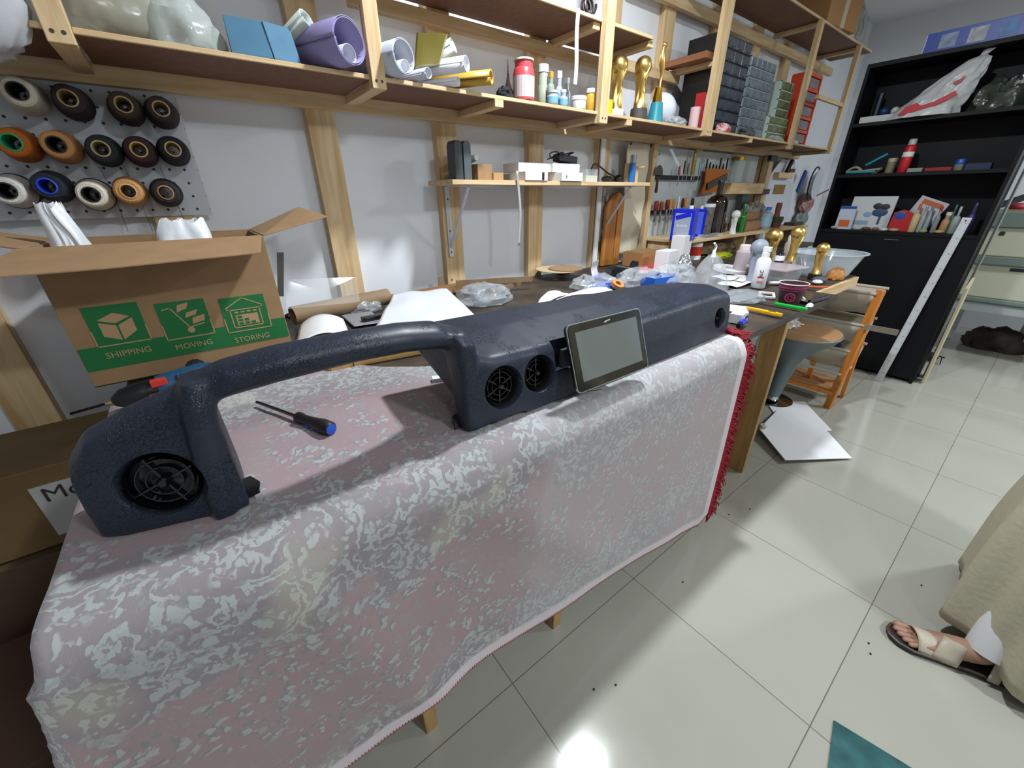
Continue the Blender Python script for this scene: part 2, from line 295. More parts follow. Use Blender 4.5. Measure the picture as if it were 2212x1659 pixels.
# ================================================================ CLOTH
def cloth_mat():
    m = bpy.data.materials.new('floral_cloth'); m.use_nodes = True; nt = m.node_tree; N = nt.nodes; L = nt.links; b = N['Principled BSDF']
    b.inputs['Roughness'].default_value = .85; b.inputs['Specular IOR Level'].default_value = .2
    b.inputs['Sheen Weight'].default_value = .15
    uv = N.new('ShaderNodeTexCoord').outputs['UV']
    def node(t, **k):
        n = N.new(t)
        for a, v in k.items():
            if a in n.inputs: n.inputs[a].default_value = v
        return n
    def math(op, a, b2=None, c=None):
        n = N.new('ShaderNodeMath'); n.operation = op
        for i, v in enumerate((a, b2, c)):
            if v is None: continue
            if isinstance(v, (int, float)): n.inputs[i].default_value = v
            else: L.new(v, n.inputs[i])
        return n.outputs[0]
    def ramp(x, a, b3, c0=(0, 0, 0, 1), c1=(1, 1, 1, 1)):
        r = N.new('ShaderNodeValToRGB'); r.color_ramp.elements[0].position = a; r.color_ramp.elements[1].position = b3
        r.color_ramp.elements[0].color = c0; r.color_ramp.elements[1].color = c1; L.new(x, r.inputs[0]); return r.outputs[0]
    def mix(f, a, b4):
        n = N.new('ShaderNodeMixRGB'); L.new(f, n.inputs[0])
        for i, v in ((1, a), (2, b4)):
            if isinstance(v, tuple): n.inputs[i].default_value = v
            else: L.new(v, n.inputs[i])
        return n.outputs[0]
    # warp the coordinates so petals and scrolls curl
    nw = node('ShaderNodeTexNoise', Scale=15, Detail=2); L.new(uv, nw.inputs[0])
    va = N.new('ShaderNodeVectorMath'); va.operation = 'SUBTRACT'; L.new(nw.outputs['Color'], va.inputs[0]); va.inputs[1].default_value = (.5, .5, .5)
    vb = N.new('ShaderNodeVectorMath'); vb.operation = 'SCALE'; vb.inputs['Scale'].default_value = .07; L.new(va.outputs[0], vb.inputs[0])
    vc = N.new('ShaderNodeVectorMath'); vc.operation = 'ADD'; L.new(uv, vc.inputs[0]); L.new(vb.outputs[0], vc.inputs[1]); W0 = vc.outputs[0]
    nw2 = node('ShaderNodeTexNoise', Scale=70, Detail=2); L.new(uv, nw2.inputs[0])
    va2 = N.new('ShaderNodeVectorMath'); va2.operation = 'SUBTRACT'; L.new(nw2.outputs['Color'], va2.inputs[0]); va2.inputs[1].default_value = (.5, .5, .5)
    vb2 = N.new('ShaderNodeVectorMath'); vb2.operation = 'SCALE'; vb2.inputs['Scale'].default_value = .026; L.new(va2.outputs[0], vb2.inputs[0])
    vc2 = N.new('ShaderNodeVectorMath'); vc2.operation = 'ADD'; L.new(W0, vc2.inputs[0]); L.new(vb2.outputs[0], vc2.inputs[1]); W_ = vc2.outputs[0]
    # bands along the cloth: scrollwork bands between sprigs
    sep = N.new('ShaderNodeSeparateXYZ'); L.new(uv, sep.inputs[0])
    big = node('ShaderNodeTexNoise', Scale=3.2, Detail=2); L.new(W_, big.inputs[0])
    band = math('SINE', math('MULTIPLY', math('ADD', sep.outputs[1], math('MULTIPLY', big.outputs[0], .3)), 11.5))
    dens = math('ADD', math('MULTIPLY', band, .5), .5)
    # small leaves and petals: stretched voronoi cells with wobble
    v1 = node('ShaderNodeTexVoronoi', Scale=50, Randomness=1); L.new(W_, v1.inputs[0])
    leaf = ramp(v1.outputs['Distance'], .30, .40, (1, 1, 1, 1), (0, 0, 0, 1))
    n3 = node('ShaderNodeTexNoise', Scale=10, Detail=3); L.new(uv, n3.inputs[0])
    where = ramp(math('ADD', n3.outputs[0], math('MULTIPLY', dens, .12)), .46, .53)
    # scrolls: rings round voronoi centres
    v2 = node('ShaderNodeTexVoronoi', Scale=14, Randomness=.8); L.new(W_, v2.inputs[0])
    ring = math('SINE', math('MULTIPLY', v2.outputs['Distance'], 27))
    ringm = ramp(ring, .35, .6)
    n4 = node('ShaderNodeTexNoise', Scale=16, Detail=2); L.new(W_, n4.inputs[0])
    ringw = math('MULTIPLY', ringm, ramp(n4.outputs[0], .42, .5))
    scroll_zone = ramp(math('ADD', math('MULTIPLY', dens, .5), math('MULTIPLY', n3.outputs[0], .6)), .62, .70)
    white = math('MAXIMUM', math('MULTIPLY', leaf, where), math('MULTIPLY', ringw, scroll_zone))
    # grey shading threads next to the white motif
    vd = N.new('ShaderNodeVectorMath'); vd.operation = 'ADD'; L.new(W_, vd.inputs[0]); vd.inputs[1].default_value = (.004, -.004, 0)
    v3 = node('ShaderNodeTexVoronoi', Scale=50, Randomness=1); L.new(vd.outputs[0], v3.inputs[0])
    leaf2 = ramp(v3.outputs['Distance'], .36, .46, (1, 1, 1, 1), (0, 0, 0, 1))
    grey = math('MAXIMUM', math('MULTIPLY', leaf2, where), math('MULTIPLY', scroll_zone, .75))
    pink = lin('978488')
    c = mix(math('MULTIPLY', grey, .8), pink, lin('7e8085')); c = mix(math('MULTIPLY', white, .75), c, lin('a8adad'))
    cream = node('ShaderNodeTexNoise', Scale=5.5, Detail=1); L.new(uv, cream.inputs[0]); c = mix(math('MULTIPLY', ramp(cream.outputs[0], .6, .7), math('MULTIPLY', scroll_zone, .22)), c, lin('c9c3a8'))
    v5 = node('ShaderNodeTexVoronoi', Scale=95, Randomness=1); L.new(W_, v5.inputs[0]); n6 = node('ShaderNodeTexNoise', Scale=14, Detail=2); L.new(uv, n6.inputs[0])
    c = mix(math('MULTIPLY', math('MULTIPLY', ramp(v5.outputs['Distance'], .28, .42, (1, 1, 1, 1), (0, 0, 0, 1)), ramp(n6.outputs[0], .46, .56)), .6), c, lin('8d958f'))
    # plain pale border near hem and right edge: stored as vertex attribute
    at = N.new('ShaderNodeAttribute'); at.attribute_name = 'border'; c = mix(at.outputs['Fac'], c, lin('cfc3cb'))
    # paler right half of the cloth
    pal = ramp(math('ADD', sep.outputs[0], math('MULTIPLY', big.outputs[0], .5)), .9, 1.6); c = mix(math('MULTIPLY', pal, .3), c, lin('b4b4b6'))
    L.new(c, b.inputs['Base Color'])
    mp = N.new('ShaderNodeMapping'); mp.inputs['Scale'].default_value = (900, 60, 1); L.new(uv, mp.inputs[0])
    wn = node('ShaderNodeTexNoise', Scale=1, Detail=2); L.new(mp.outputs[0], wn.inputs[0])
    hb = math('ADD', math('MULTIPLY', wn.outputs[0], .5), math('MULTIPLY', white, .5))
    bp_ = N.new('ShaderNodeBump'); bp_.inputs['Strength'].default_value = .35; bp_.inputs['Distance'].default_value = .0012; L.new(hb, bp_.inputs['Height']); L.new(bp_.outputs[0], b.inputs['Normal'])
    return m
X0, X1, YE, ZT = -.275, 1.425, .535, .9035
def sm(t): t = max(0, min(1, t)); return t*t*(3-2*t)
def hem_len(x):                                            # how far the front hangs down
    pts = [(-.6, .55), (-.07, .55), (.3, .59), (.66, .635), (1.2, .765), (1.36, .825), (1.43, .80)]
    for (a, p), (b, q) in zip(pts, pts[1:]):
        if x <= b: return p+(q-p)*(max(x, a)-a)/(b-a)
    return pts[-1][1]
def back_y(x): return 1.36 if x < .02 else 1.36-.38*sm((x-.02)/.5)-.25*sm((x-.9)/.5)
NU, NVT, NVD, NL = 190, 46, 64, 26
def cloth_pt(x, s):                                        # s>0 on the top (distance back from edge), s<0 down the front
    if s >= 0:
        y = YE + s; z = ZT + .004*NZ.noise(V3((x*5, y*7, 2)))**2
        z += .007*max(0, NZ.noise(V3((x*3+4, y*9, 0))))*sm(s/.05)
        if s < .03: z -= .02*(1-s/.03)**2
        return V3((x, y, z))
    d = -s; r = .02
    y = YE - .004 - .012*sm(d/.04)
    fold = .013*NZ.noise(V3((x*2.6, d*1.2, 7)))+.003*sin(x*11+d*2.5)*sm(d/.3)
    dia = .014*math.exp(-((x-.25-d*.9)/.09)**2)*sm(d/.15)*sm((.75-d)/.3)+.016*math.exp(-((x+.05+.0*d-d*.35)/.07)**2)*sm(d/.1)
    y -= (fold*sm(d/.12)+dia)+.012*sm(d/.8)*sm((.4-x)/.6)
    return V3((x+.045*sm(d/.8)*(x-X0)/(X1-X0), y, ZT-.02-d))
vs, uvs, bd = [], [], []
rows = [('t', j/NVT) for j in range(NVT)]+[('d', j/NVD) for j in range(NVD+1)]
cols = [('l', (NL-i)/NL) for i in range(NL)]+[('m', i/NU) for i in range(NU+1)]
for kr, tv in rows:
    for kc, tu in cols:
        x = X0 if kc == 'l' else X0+(X1-X0)*tu; a = .62*tu if kc == 'l' else 0
        s = (back_y(x)-YE)*(1-tv) if kr == 't' else -hem_len(x)*tv
        p = cloth_pt(x, s)
        if a > 0:
            if s >= 0: q = V3((X0-.006*sm(a/.03)-.01*sm(a/.3)-.006*sin(s*14)*sm(a/.2), p.y, ZT-.012*sm(a/.02)-a))
            else:                                          # hanging corner fold
                d = -s; mn = min(a, d); mx_ = max(a, d); q = V3((X0-.012-.03*sm(a/.3)*(1 if a > d else mn/max(d, 1e-4))-.02*mn, YE-.01-.02*mn-(.035*sm(d/.3) if d >= a else .035*sm(a/.3)-.05*sm((a-d)/.15)), ZT-.02-mx_))
            p = q
        vs.append(p); uvs.append(((x-X0)-a, s))
        bd.append(max(sm((x-(X1-.045))/.01), sm(((-s)-(hem_len(x)-.045))/.01) if s < 0 else 0)*.85)
Wc = len(cols); fs = [(j*Wc+i, j*Wc+i+1, (j+1)*Wc+i+1, (j+1)*Wc+i) for j in range(len(rows)-1) for i in range(Wc-1)]
cl0 = V3((.5, .8, .9)); me = bpy.data.meshes.new('tablecloth'); me.from_pydata([v-cl0 for v in vs], [], fs)
ul = me.uv_layers.new(name='UVMap')
for lp in me.loops: ul.data[lp.index].uv = uvs[lp.vertex_index]
at = me.attributes.new('border', 'FLOAT', 'POINT'); at.data.foreach_set('value', bd)
me.polygons.foreach_set('use_smooth', [True]*len(me.polygons)); me.materials.append(cloth_mat())
ct = thing('tablecloth', 'pink and grey floral woven cloth with red fringe draped over the workbench', 'tablecloth', cl0)
co = bpy.data.objects.new('cloth', me); COL.objects.link(co); co.parent = ct
q = co.modifiers.new('t', 'SOLIDIFY'); q.thickness = .0016; q.offset = -1
# red stitching on the hem
FR = M('a00f28', .8, noise=.4, nscale=60)
hm = MB(); hp = [cloth_pt(X0+(X1-X0)*i/260, -hem_len(X0+(X1-X0)*i/260))-cl0 for i in range(261)]
hm.tube(hp, .0022, 5)
for i in range(0, 261): 
    p = hp[i]; hm.box(p+V3((0, -.0018, .0035)), (.0012, .0012, .008))
hm.build('red_hem_stitching', FR, ct, smooth=False)
# red fringe down the right edge
random.seed(4); fr = MB()
path = [cloth_pt(X1, s) for s in [.10-.02*i for i in range(0, 6)]+[-.01*i for i in range(1, 80)] if -s <= hem_len(X1)-.0]
for i, p in enumerate(path):
    p = p-cl0; nx = path[min(i+1, len(path)-1)]-path[max(i-1, 0)]; dn = nx.normalized() if nx.length else V3((0, 0, -1))
    for k in range(9):
        a = p + dn*random.uniform(0, .011); L_ = random.uniform(.042, .068); hang = i > 8
        d1 = V3((.95, random.uniform(-.3, .3), -.25 if hang else .25)); d2 = V3((.45, random.uniform(-.4, .3), -1.))
        fr.tube([a, a+d1*L_*.35+V3((0, -.003, 0)), a+d1*L_*.6+d2*L_*.25+V3((0, random.uniform(-.01, .01), 0)), a+d1*L_*.65+d2*L_*.6], [.0016, .0022, .0022, .0012], 4)
for k in range(10):
    a = path[-1]-cl0; fr.tube([a+V3((.01+.002*k, 0, 0)), a+V3((.02+random.uniform(-.01, .02), random.uniform(-.01, .01), -.03)), a+V3((.015+random.uniform(-.01, .01), 0, -.065))], .0016, 4)
for k in range(16):                                       # tangled loops lying on the bench top
    a = V3((X1+.02, YE+random.uniform(.02, .12), ZT+.006))-cl0; an = random.uniform(0, 6)
    fr.tube([a+V3((.03*cos(an+t*.9)*t/5+.01, .03*sin(an+t*.9), random.uniform(0, .008))) for t in range(7)], .002, 4)
fr.build('red_fringe', FR, ct)

# ================================================================ DASHBOARD
def leather():
    m = bpy.data.materials.new('dash_skin'); m.use_nodes = True; nt = m.node_tree; N = nt.nodes; L = nt.links; b = N['Principled BSDF']
    b.inputs['Base Color'].default_value = lin('1f2737'); b.inputs['Roughness'].default_value = .42; b.inputs['Specular IOR Level'].default_value = .45
    tc = N.new('ShaderNodeTexCoord').outputs['Object']
    v = N.new('ShaderNodeTexVoronoi'); v.feature = 'DISTANCE_TO_EDGE'; v.inputs['Scale'].default_value = 38
    n = N.new('ShaderNodeTexNoise'); n.inputs['Scale'].default_value = 22; n.inputs['Detail'].default_value = 4; L.new(tc, n.inputs[0])
    ad = N.new('ShaderNodeMixRGB'); ad.blend_type = 'ADD'; ad.inputs[0].default_value = .35; L.new(tc, ad.inputs[1]); L.new(n.outputs['Color'], ad.inputs[2]); L.new(ad.outputs[0], v.inputs[0])
    r = N.new('ShaderNodeValToRGB'); r.color_ramp.elements[0].position = 0; r.color_ramp.elements[1].position = .05; L.new(v.outputs['Distance'], r.inputs[0])
    n2 = N.new('ShaderNodeTexNoise'); n2.inputs['Scale'].default_value = 500; L.new(tc, n2.inputs[0])
    n3 = N.new('ShaderNodeTexNoise'); n3.inputs['Scale'].default_value = 9; L.new(tc, n3.inputs[0])
    r3 = N.new('ShaderNodeValToRGB'); r3.color_ramp.elements[0].position = .42; r3.color_ramp.elements[1].position = .6; L.new(n3.outputs[0], r3.inputs[0])
    mx = N.new('ShaderNodeMixRGB'); L.new(r3.outputs[0], mx.inputs[0]); mx.inputs[1].default_value = (1, 1, 1, 1); L.new(r.outputs[0], mx.inputs[2])
    b1 = N.new('ShaderNodeBump'); b1.inputs['Strength'].default_value = .9; b1.inputs['Distance'].default_value = .0018; L.new(mx.outputs[0], b1.inputs['Height'])
    b2 = N.new('ShaderNodeBump'); b2.inputs['Strength'].default_value = .25; b2.inputs['Distance'].default_value = .0006; L.new(n2.outputs[0], b2.inputs['Height']); L.new(b1.outputs[0], b2.inputs['Normal'])
    L.new(b2.outputs[0], b.inputs['Normal']); return m
LEA = leather(); DK = M('07080a', .6, spec=.3); GLOS = M('08090c', .12, coat=.5)
O = V3((.55, .75, .906))
dt = thing('car_dashboard', 'black padded leather car dashboard with round vents lying across the floral cloth', 'dashboard', O)
def loft(secs, closed=True):                              # secs: list of rings (same count)
    m = MB(); n = len(secs[0]); vs = [V3(p)-O for s in secs for p in s]; fs = []
    for i in range(len(secs)-1):
        for j in range(n): a = i*n+j; b = i*n+(j+1) % n; fs.append((a, b, b+n, a+n))
    fs += [tuple(range(n))[::-1], tuple(range((len(secs)-1)*n, len(secs)*n))]
    return m.add(vs, fs)
def sec(x, yf, yc, zc, yb, zb, ybb, z0=.908, xb=None, hol=0):     # front foot, front crease, back top, back foot
    xb = x if xb is None else xb
    return [(x, yf, z0), (x+(xb-x)*.1, yf*.5+yc*.5-.004, (z0+zc)/2), (x+(xb-x)*.2, yc, zc-.012), (x+(xb-x)*.3, yc+.012, zc+.002), (x+(xb-x)*.6, (yc+yb)/2, (zc+zb)/2+.012), (x+(xb-x)*.9, yb-.012, zb), (xb, yb, zb-.014), (xb, ybb*(1-hol)+(yb-.02)*hol, (z0+.03)*(1-hol)+(zb-.035)*hol), (xb, (ybb-.02)*(1-hol)+(yf+.05)*hol, z0+.06*hol)]
body = loft([sec(.352, .618, .622, 1.085, .90, 1.075, .93, hol=1), sec(.42, .606, .618, 1.058, .895, 1.078, .925, hol=1), sec(.55, .602, .62, 1.05, .875, 1.082, .90, hol=.8), sec(.70, .60, .622, 1.048, .86, 1.084, .885), sec(.90, .594, .618, 1.05, .845, 1.082, .87),
             sec(1.10, .594, .616, 1.055, .835, 1.080, .86), sec(1.25, .598, .618, 1.058, .82, 1.076, .85), sec(1.36, .598, .618, 1.056, .80, 1.070, .82), sec(1.415, .600, .618, 1.052, .79, 1.062, .80), sec(1.44, .610, .624, 1.042, .775, 1.052, .79), sec(1.455, .635, .642, 1.01, .755, 1.02, .77)])
left = loft([sec(-.237, .735, .735, .97, .79, .97, .80), sec(-.228, .705, .71, 1.02, .795, 1.02, .82), sec(-.20, .69, .70, 1.055, .79, 1.055, .82), sec(-.15, .675, .687, 1.082, .77, 1.08, .81), sec(-.095, .66, .675, 1.104, .752, 1.10, .80), sec(-.045, .648, .66, 1.125, .735, 1.12, .78)])
def roll(x, y, z, ry, rz_, yaw=0): return [(x+sin(yaw)*ry*cos(2*pi*j/16), y+cos(yaw)*ry*cos(2*pi*j/16), z+rz_*sin(2*pi*j/16)) for j in range(16)]
arch = loft([roll(*p) for p in ((-.10, .715, 1.085, .035, .018), (-.06, .70, 1.106, .040, .024), (-.02, .68, 1.122, .038, .027), (.05, .665, 1.132, .036, .028), (.16, .66, 1.135, .036, .027), (.25, .665, 1.130, .04, .027), (.32, .675, 1.118, .045, .027), (.36, .69, 1.10, .05, .026), (.378, .70, 1.085, .05, .02))])
def vpost(pts):                                            # vertical posts: list of (x, y, z, hx, hy)
    m = []
    for x, y, z, hx, hy in pts: m.append([(x+hx*(abs(cos(a))**.6)*(1 if cos(a) > 0 else -1), y+hy*(abs(sin(a))**.6)*(1 if sin(a) > 0 else -1), z) for a in [2*pi*j/16 for j in range(16)]])
    return loft(m)
pr = vpost([(.372, .64, .908, .026, .028), (.37, .645, .96, .024, .03), (.366, .648, 1.04, .023, .034), (.362, .655, 1.1, .024, .042), (.35, .67, 1.125, .02, .04)])
pl_ = vpost([(-.078, .665, .908, .018, .026), (-.074, .67, 1.0, .02, .03), (-.062, .68, 1.09, .022, .036), (-.055, .69, 1.13, .02, .036)])
ob = MB()
for p in (body, left, arch, pr, pl_): ob.add(p.v, p.f)
skin = ob.build('padded_skin', LEA, dt, smooth=False)
# loose-part solids fused, then sockets cut
q = skin.modifiers.new('r', 'REMESH'); q.mode = 'VOXEL'; q.voxel_size = .0043; q.use_smooth_shade = True
q = skin.modifiers.new('s', 'SMOOTH'); q.iterations = 12; q.factor = .5
def on_front(px, py, y): return YP(px, py, y)
vents = [(on_front(345, 1052, .672), .052, V3((-.28, -1, .12))), (on_front(1090, 838, .61), .047, V3((0, -1, .14))), (on_front(1168, 808, .609), .044, V3((0, -1, .14))), (on_front(1556, 687, .603), .034, V3((.1, -1, .14)))]
cuts = []
for c, r, n in vents:
    T = TR(*(c-O)) @ n.to_track_quat('Z', 'Y').to_matrix().to_4x4()
    k = MB().lathe([(0, -.05), (r*.82, -.05), (r*.9, -.022), (r*.98, -.008), (r*1.12, .006), (r*1.3, .03), (0, .03)], 48, T).build('cut', DK); k.location = O; cuts.append(k)
    q = skin.modifiers.new('b', 'BOOLEAN'); q.operation = 'DIFFERENCE'; q.object = k; q.solver = 'EXACT'
c0 = on_front(1215, 790, .60); k = MB().box(c0-O+V3((.075, .01, .02)), (.17, .06, .075)).build('cut', DK); k.location = O; cuts.append(k)
q = skin.modifiers.new('b', 'BOOLEAN'); q.operation = 'DIFFERENCE'; q.object = k; q.solver = 'EXACT'
bake(skin, None)
for k in cuts: bpy.data.objects.remove(k)
skin.data.materials.clear(); skin.data.materials.append(LEA)
skin.data.polygons.foreach_set('use_smooth', [True]*len(skin.data.polygons))
try: skin.data.set_sharp_from_angle(angle=RD(65))
except Exception: pass
for i, (c, r, n) in enumerate(vents):
    T = TR(*(c-O)) @ n.to_track_quat('Z', 'Y').to_matrix().to_4x4()
    ring = MB().lathe([(r*.80, -.045), (r*.83, -.012), (r*.88, -.008), (r*.93, -.014), (r*.9, -.03)], 40, T, False).build('air_vent', GLOS if i == 0 else DK, dt)
    g = MB(); g.lathe([(r*.16, -.03), (r*.16, -.012), (r*.1, -.008), (0, -.008)], 20, T)
    for a in range(4 if i == 0 else 6): g.box((r*.47, 0, -.024), (r*.72, .003, .012), m=T @ rot(rz=2*pi*a/(4 if i == 0 else 6)+.4))
    for q_ in (.42, .66): g.lathe([(r*q_, -.030), (r*q_, -.018), (r*(q_+.03), -.018), (r*(q_+.03), -.030)], 30, T, False)
    g.build('vent_grille', GLOS, ring, smooth=False)
    MB().lathe([(r*.8, -.046), (0, -.046)], 24, T).build('vent_backing', M('777b82', .3, .6) if i == 0 else DK, ring)
# head-unit opening frame, mounting tabs
MB().box(c0-O+V3((.02, .012, .012)), (.03, .01, .045)).build('slot_frame', M('33363b', .4), dt)
tb = ZP(538, 1062, .925)-O; m_ = MB().prism([(-.02, -.018), (.016, -.014), (.022, .004), (.012, .02), (-.02, .018)], -.003, .003, TR(tb.x-.004, tb.y+.01, tb.z) @ rot(rx=.5)); m_.box((tb.x-.004, tb.y+.018, tb.z-.012), (.035, .006, .02)); m_.build('mounting_tab', DK, dt)
tb = ZP(995, 908, .92)-O; MB().prism([(-.02, -.015), (.016, -.015), (.016, .02), (-.014, .016)], -.003, .003, TR(*tb) @ rot(rx=.9)).build('mounting_tab', DK, dt)
MB().box(YP(995, 800, .70)-O+V3((.02, .04, -.01)), (.006, .11, .12)).build('inner_panel', M('23262b', .6), dt)
# speaker grille: fine holes on top
gr = MB(); from mathutils.bvhtree import BVHTree
_bm = bmesh.new(); _bm.from_mesh(skin.data); _bv = BVHTree.FromBMesh(_bm); gc = ZP(1432, 645, 1.068)-O
for i in range(-8, 9):
    for j in range(-4, 5):
        if (i/8.6)**2+(j/4.6)**2 > 1.1: continue
        x, y = gc.x+i*.0095+j*.002, gc.y+j*.0088+.006; hit = _bv.ray_cast(V3((x, y, .5)), V3((0, 0, -1)))
        if hit[0] and hit[1].z > .8: gr.lathe([(.0019, .0005), (.0019, -.003)], 6, TR(x, y, hit[0].z))
_bm.free()
grille_holes = gr
# ================================================================ SMALL-THING BUILDERS
def at(px, py, z, top=None, w=None):
    P = ZP(px, py, z); return P, (hgt(P, top) if top is not None else None), (wid(P, w) if w is not None else None)
def carton(name, label, cat, P, d, mat, rz=0, group=None, lift=0):      # plain closed box standing at P
    o = MB().box((0, 0, d[2]/2), d).build(name, mat, bev=.0015); o.location = V3(P)+V3((0, 0, lift)); o.rotation_euler.z = rz; return tag(o, label, cat, group)
def bottle(name, label, P, h, r, mat, cap=WHITE, neck=.4, sh_=.68, capf=.82, lab=None, cat='bottle', group=None, base=None, ry=0):
    t = thing(name, label, cat, P, group=group, ry=ry)
    bh = h*capf if cap else h
    pr = [(r*.9, 0), (r, .004), (r, h*sh_*.9), (r*.93, h*sh_*.97), (r*(neck+1)/2, h*(sh_+.04)), (r*neck, h*(sh_+.07)), (r*neck, bh)]
    pr = [p for i, p in enumerate(pr) if i == 0 or p[1] >= pr[i-1][1]]
    MB().lathe(pr, 24).build('bottle_body', mat, t, smooth=True)
    if cap: MB().lathe([(r*neck*1.12, bh-h*.02), (r*neck*1.12, h*.99), (r*neck*1.0, h)], 20).build('cap', cap, t, smooth=True)
    if lab: MB().lathe([(r*1.012, h*sh_*.18), (r*1.012, h*sh_*.78)], 24, None, False).build('label_wrap', lab, t, smooth=True)
    return t
def jar(name, label, P, h, r, mat, lid, cat='jar', lidf=.25, lab=None, group=None):
    t = thing(name, label, cat, P, group=group)
    MB().lathe([(r*.95, 0), (r, .003), (r, h*(1-lidf)), (r*.9, h*(1-lidf)+.001)], 24).build('jar_body', mat, t, smooth=True)
    MB().lathe([(r*1.05, h*(1-lidf)), (r*1.05, h-.002), (r, h)], 24).build('lid', lid, t, smooth=True)
    if lab: MB().lathe([(r*1.01, h*.12), (r*1.01, h*.6)], 24, None, False).build('label_wrap', lab, t, smooth=True)
    return t
def spraycan(name, label, P, h, r, body, cap, lab=None, group=None):
    t = thing(name, label, 'spray can', P, group=group)
    MB().lathe([(r*.94, 0), (r, .004), (r, h*.76), (r*.75, h*.82), (r*.7, h*.83)], 24).build('can_body', body, t, smooth=True)
    MB().lathe([(r*.72, h*.83), (r*.72, h*.97), (r*.6, h)], 20).build('cap', cap, t, smooth=True)
    if lab: MB().lathe([(r*1.01, h*.2), (r*1.01, h*.6)], 24, None, False).build('label_wrap', lab, t, smooth=True)
    return t
def trophy(name, label, P, h, mat, basemat=None, baseh=.0, group=None, lean=0, rz=0, figs=True):
    # plain award: ball held on a twisted, waisted stem
    t = thing(name, label, 'trophy', P, group=group, ry=lean, rz=rz)
    if baseh: MB().lathe([(h*.155, 0), (h*.155, baseh*.9), (h*.15, baseh)], 24).build('plinth', basemat, t, smooth=True)
    H = h-baseh; R_ = H*.19; zb = baseh
    MB().ball((0, 0, zb+H-R_), R_, 24).build('ball', mat, t, smooth=True)
    def f(u, v):
        a = 2*pi*u; tt = v
        r = H*(.085*(1-tt)**3+.068+.072*tt**1.5); lob = (.15*sin(3*a+tt*4)+.06*sin(7*a-tt*7))*min(1, tt*4)
        r *= 1+lob; return (r*cos(a), r*sin(a), zb+H*.72*tt)
    MB().grid(f, 40, 26).build('twisted_stem', mat, t, smooth=True)
    if figs:
        m = MB()
        for s in (0, 2.2, 4.2): m.tube([(H*.09*cos(s-.9), H*.09*sin(s-.9), zb+H*.32), (H*.125*cos(s-.5), H*.125*sin(s-.5), zb+H*.52), (H*.155*cos(s-.1), H*.155*sin(s-.1), zb+H*.66), (H*.18*cos(s+.2), H*.18*sin(s+.2), zb+H*.78)], [H*.02, H*.03, H*.026, H*.01], 8)
        m.build('ribs', mat, t, smooth=True)
    return t
def crumple(name, label, c, d, mat, seed=0, n=34, amp=.35, cat='plastic bag', flat=True, group=None, rz=0, stuff=None, fq=1., sh=50):
    t = MB(); h = n//2
    def f(u, v):
        a = 2*pi*u; b = pi*(v-.5); p = V3((cos(a)*cos(b), sin(a)*cos(b), sin(b)))
        q = p*1.8*fq+V3((seed*3.1, seed, 0)); k = 1-abs(NZ.noise(q))*2; k2 = 1-abs(NZ.noise(q*2.7))*2
        s = 1+amp*(k-.5)+amp*.3*(k2-.5); z = sin(b)*s
        if flat: z = max(z, -.35)
        return (p.x*s*d[0]/2, p.y*s*d[1]/2, (z+(.35 if flat else 1))*d[2]/(1.35 if flat else 2))
    t.grid(f, n, h); o = t.build(name, mat, smooth=True); o.data.set_sharp_from_angle(angle=RD(sh)); o.location = c; o.rotation_euler.z = rz; return tag(o, label, cat, group)
def sheet(name, label, cat, pts, mat, wav=.004, seed=0, nu=14, nv=14, th=.0008, curl=0, group=None):   # paper: quad of 4 world points, wavy
    c = sum((V3(p) for p in pts), V3())/4; A, B_, C_, D_ = [V3(p)-c for p in pts]
    def f(u, v):
        p = (A*(1-u)+B_*u)*(1-v)+(D_*(1-u)+C_*u)*v
        return p+V3((0, 0, wav*(.5+NZ.noise(V3((u*2+seed, v*2, seed))))+curl*(4*(u-.5)**2 if curl > 0 else -(1-4*(u-.5)**2))*abs(1) if curl > 0 else wav*(.5+NZ.noise(V3((u*2+seed, v*2, seed))))-curl*(1-4*(u-.5)**2)))
    o = MB().grid(f, nu, nv).build(name, mat, smooth=True, thick=th, off=0); o.location = c; return tag(o, label, cat, group)

# ================================================================ MOVING BOX
GRN = M('0f6b34', .7); BZ = .905; bw = .487; bh_ = .355; bd_ = .33
bxo = thing('cardboard_box', 'open brown cardboard moving box printed with green icons behind the dashboard', 'box', (-.08, 1.44, BZ))
def wl(name, a, b, mat=CARD): return MB().bx(a, b).build(name, mat, bxo, bev=.001)
fp = wl('front_wall', (-bw/2, 0, 0), (bw/2, .005, bh_))
wl('back_wall', (-bw/2, bd_, 0), (bw/2, bd_+.005, bh_)); wl('side_wall', (-bw/2, .005, 0), (-bw/2+.005, bd_, bh_)); wl('side_wall', (bw/2-.005, .005, 0), (bw/2, bd_, bh_)); wl('bottom', (-bw/2, 0, 0), (bw/2, bd_, .004))
def flap(name, pts, th=.004):
    k = len(pts); return MB().add([V3(p) for p in pts]+[V3(p)+V3((0, 0, th)) for p in pts], [tuple(range(k))[::-1], tuple(range(k, 2*k))]+[(i, (i+1) % k, (i+1) % k+k, i+k) for i in range(k)]).build(name, CARD, bxo, bev=.0008)
flap('front_flap', [(-bw/2-.01, .0, bh_), (bw/2-.004, .0, bh_), (bw/2-.035, -.17, bh_-.03), (-.1, -.20, bh_-.035), (-bw/2-.06, -.20, bh_-.035)])
flap('side_flap', [(bw/2, 0.0, bh_), (bw/2, bd_, bh_), (bw/2+.17, bd_-.04, bh_+.07), (bw/2+.20, .03, bh_+.045)])
flap('back_flap', [(-bw/2, bd_, bh_), (bw/2, bd_, bh_), (bw/2-.02, bd_+.12, bh_-.05), (-bw/2+.02, bd_+.12, bh_-.05)])
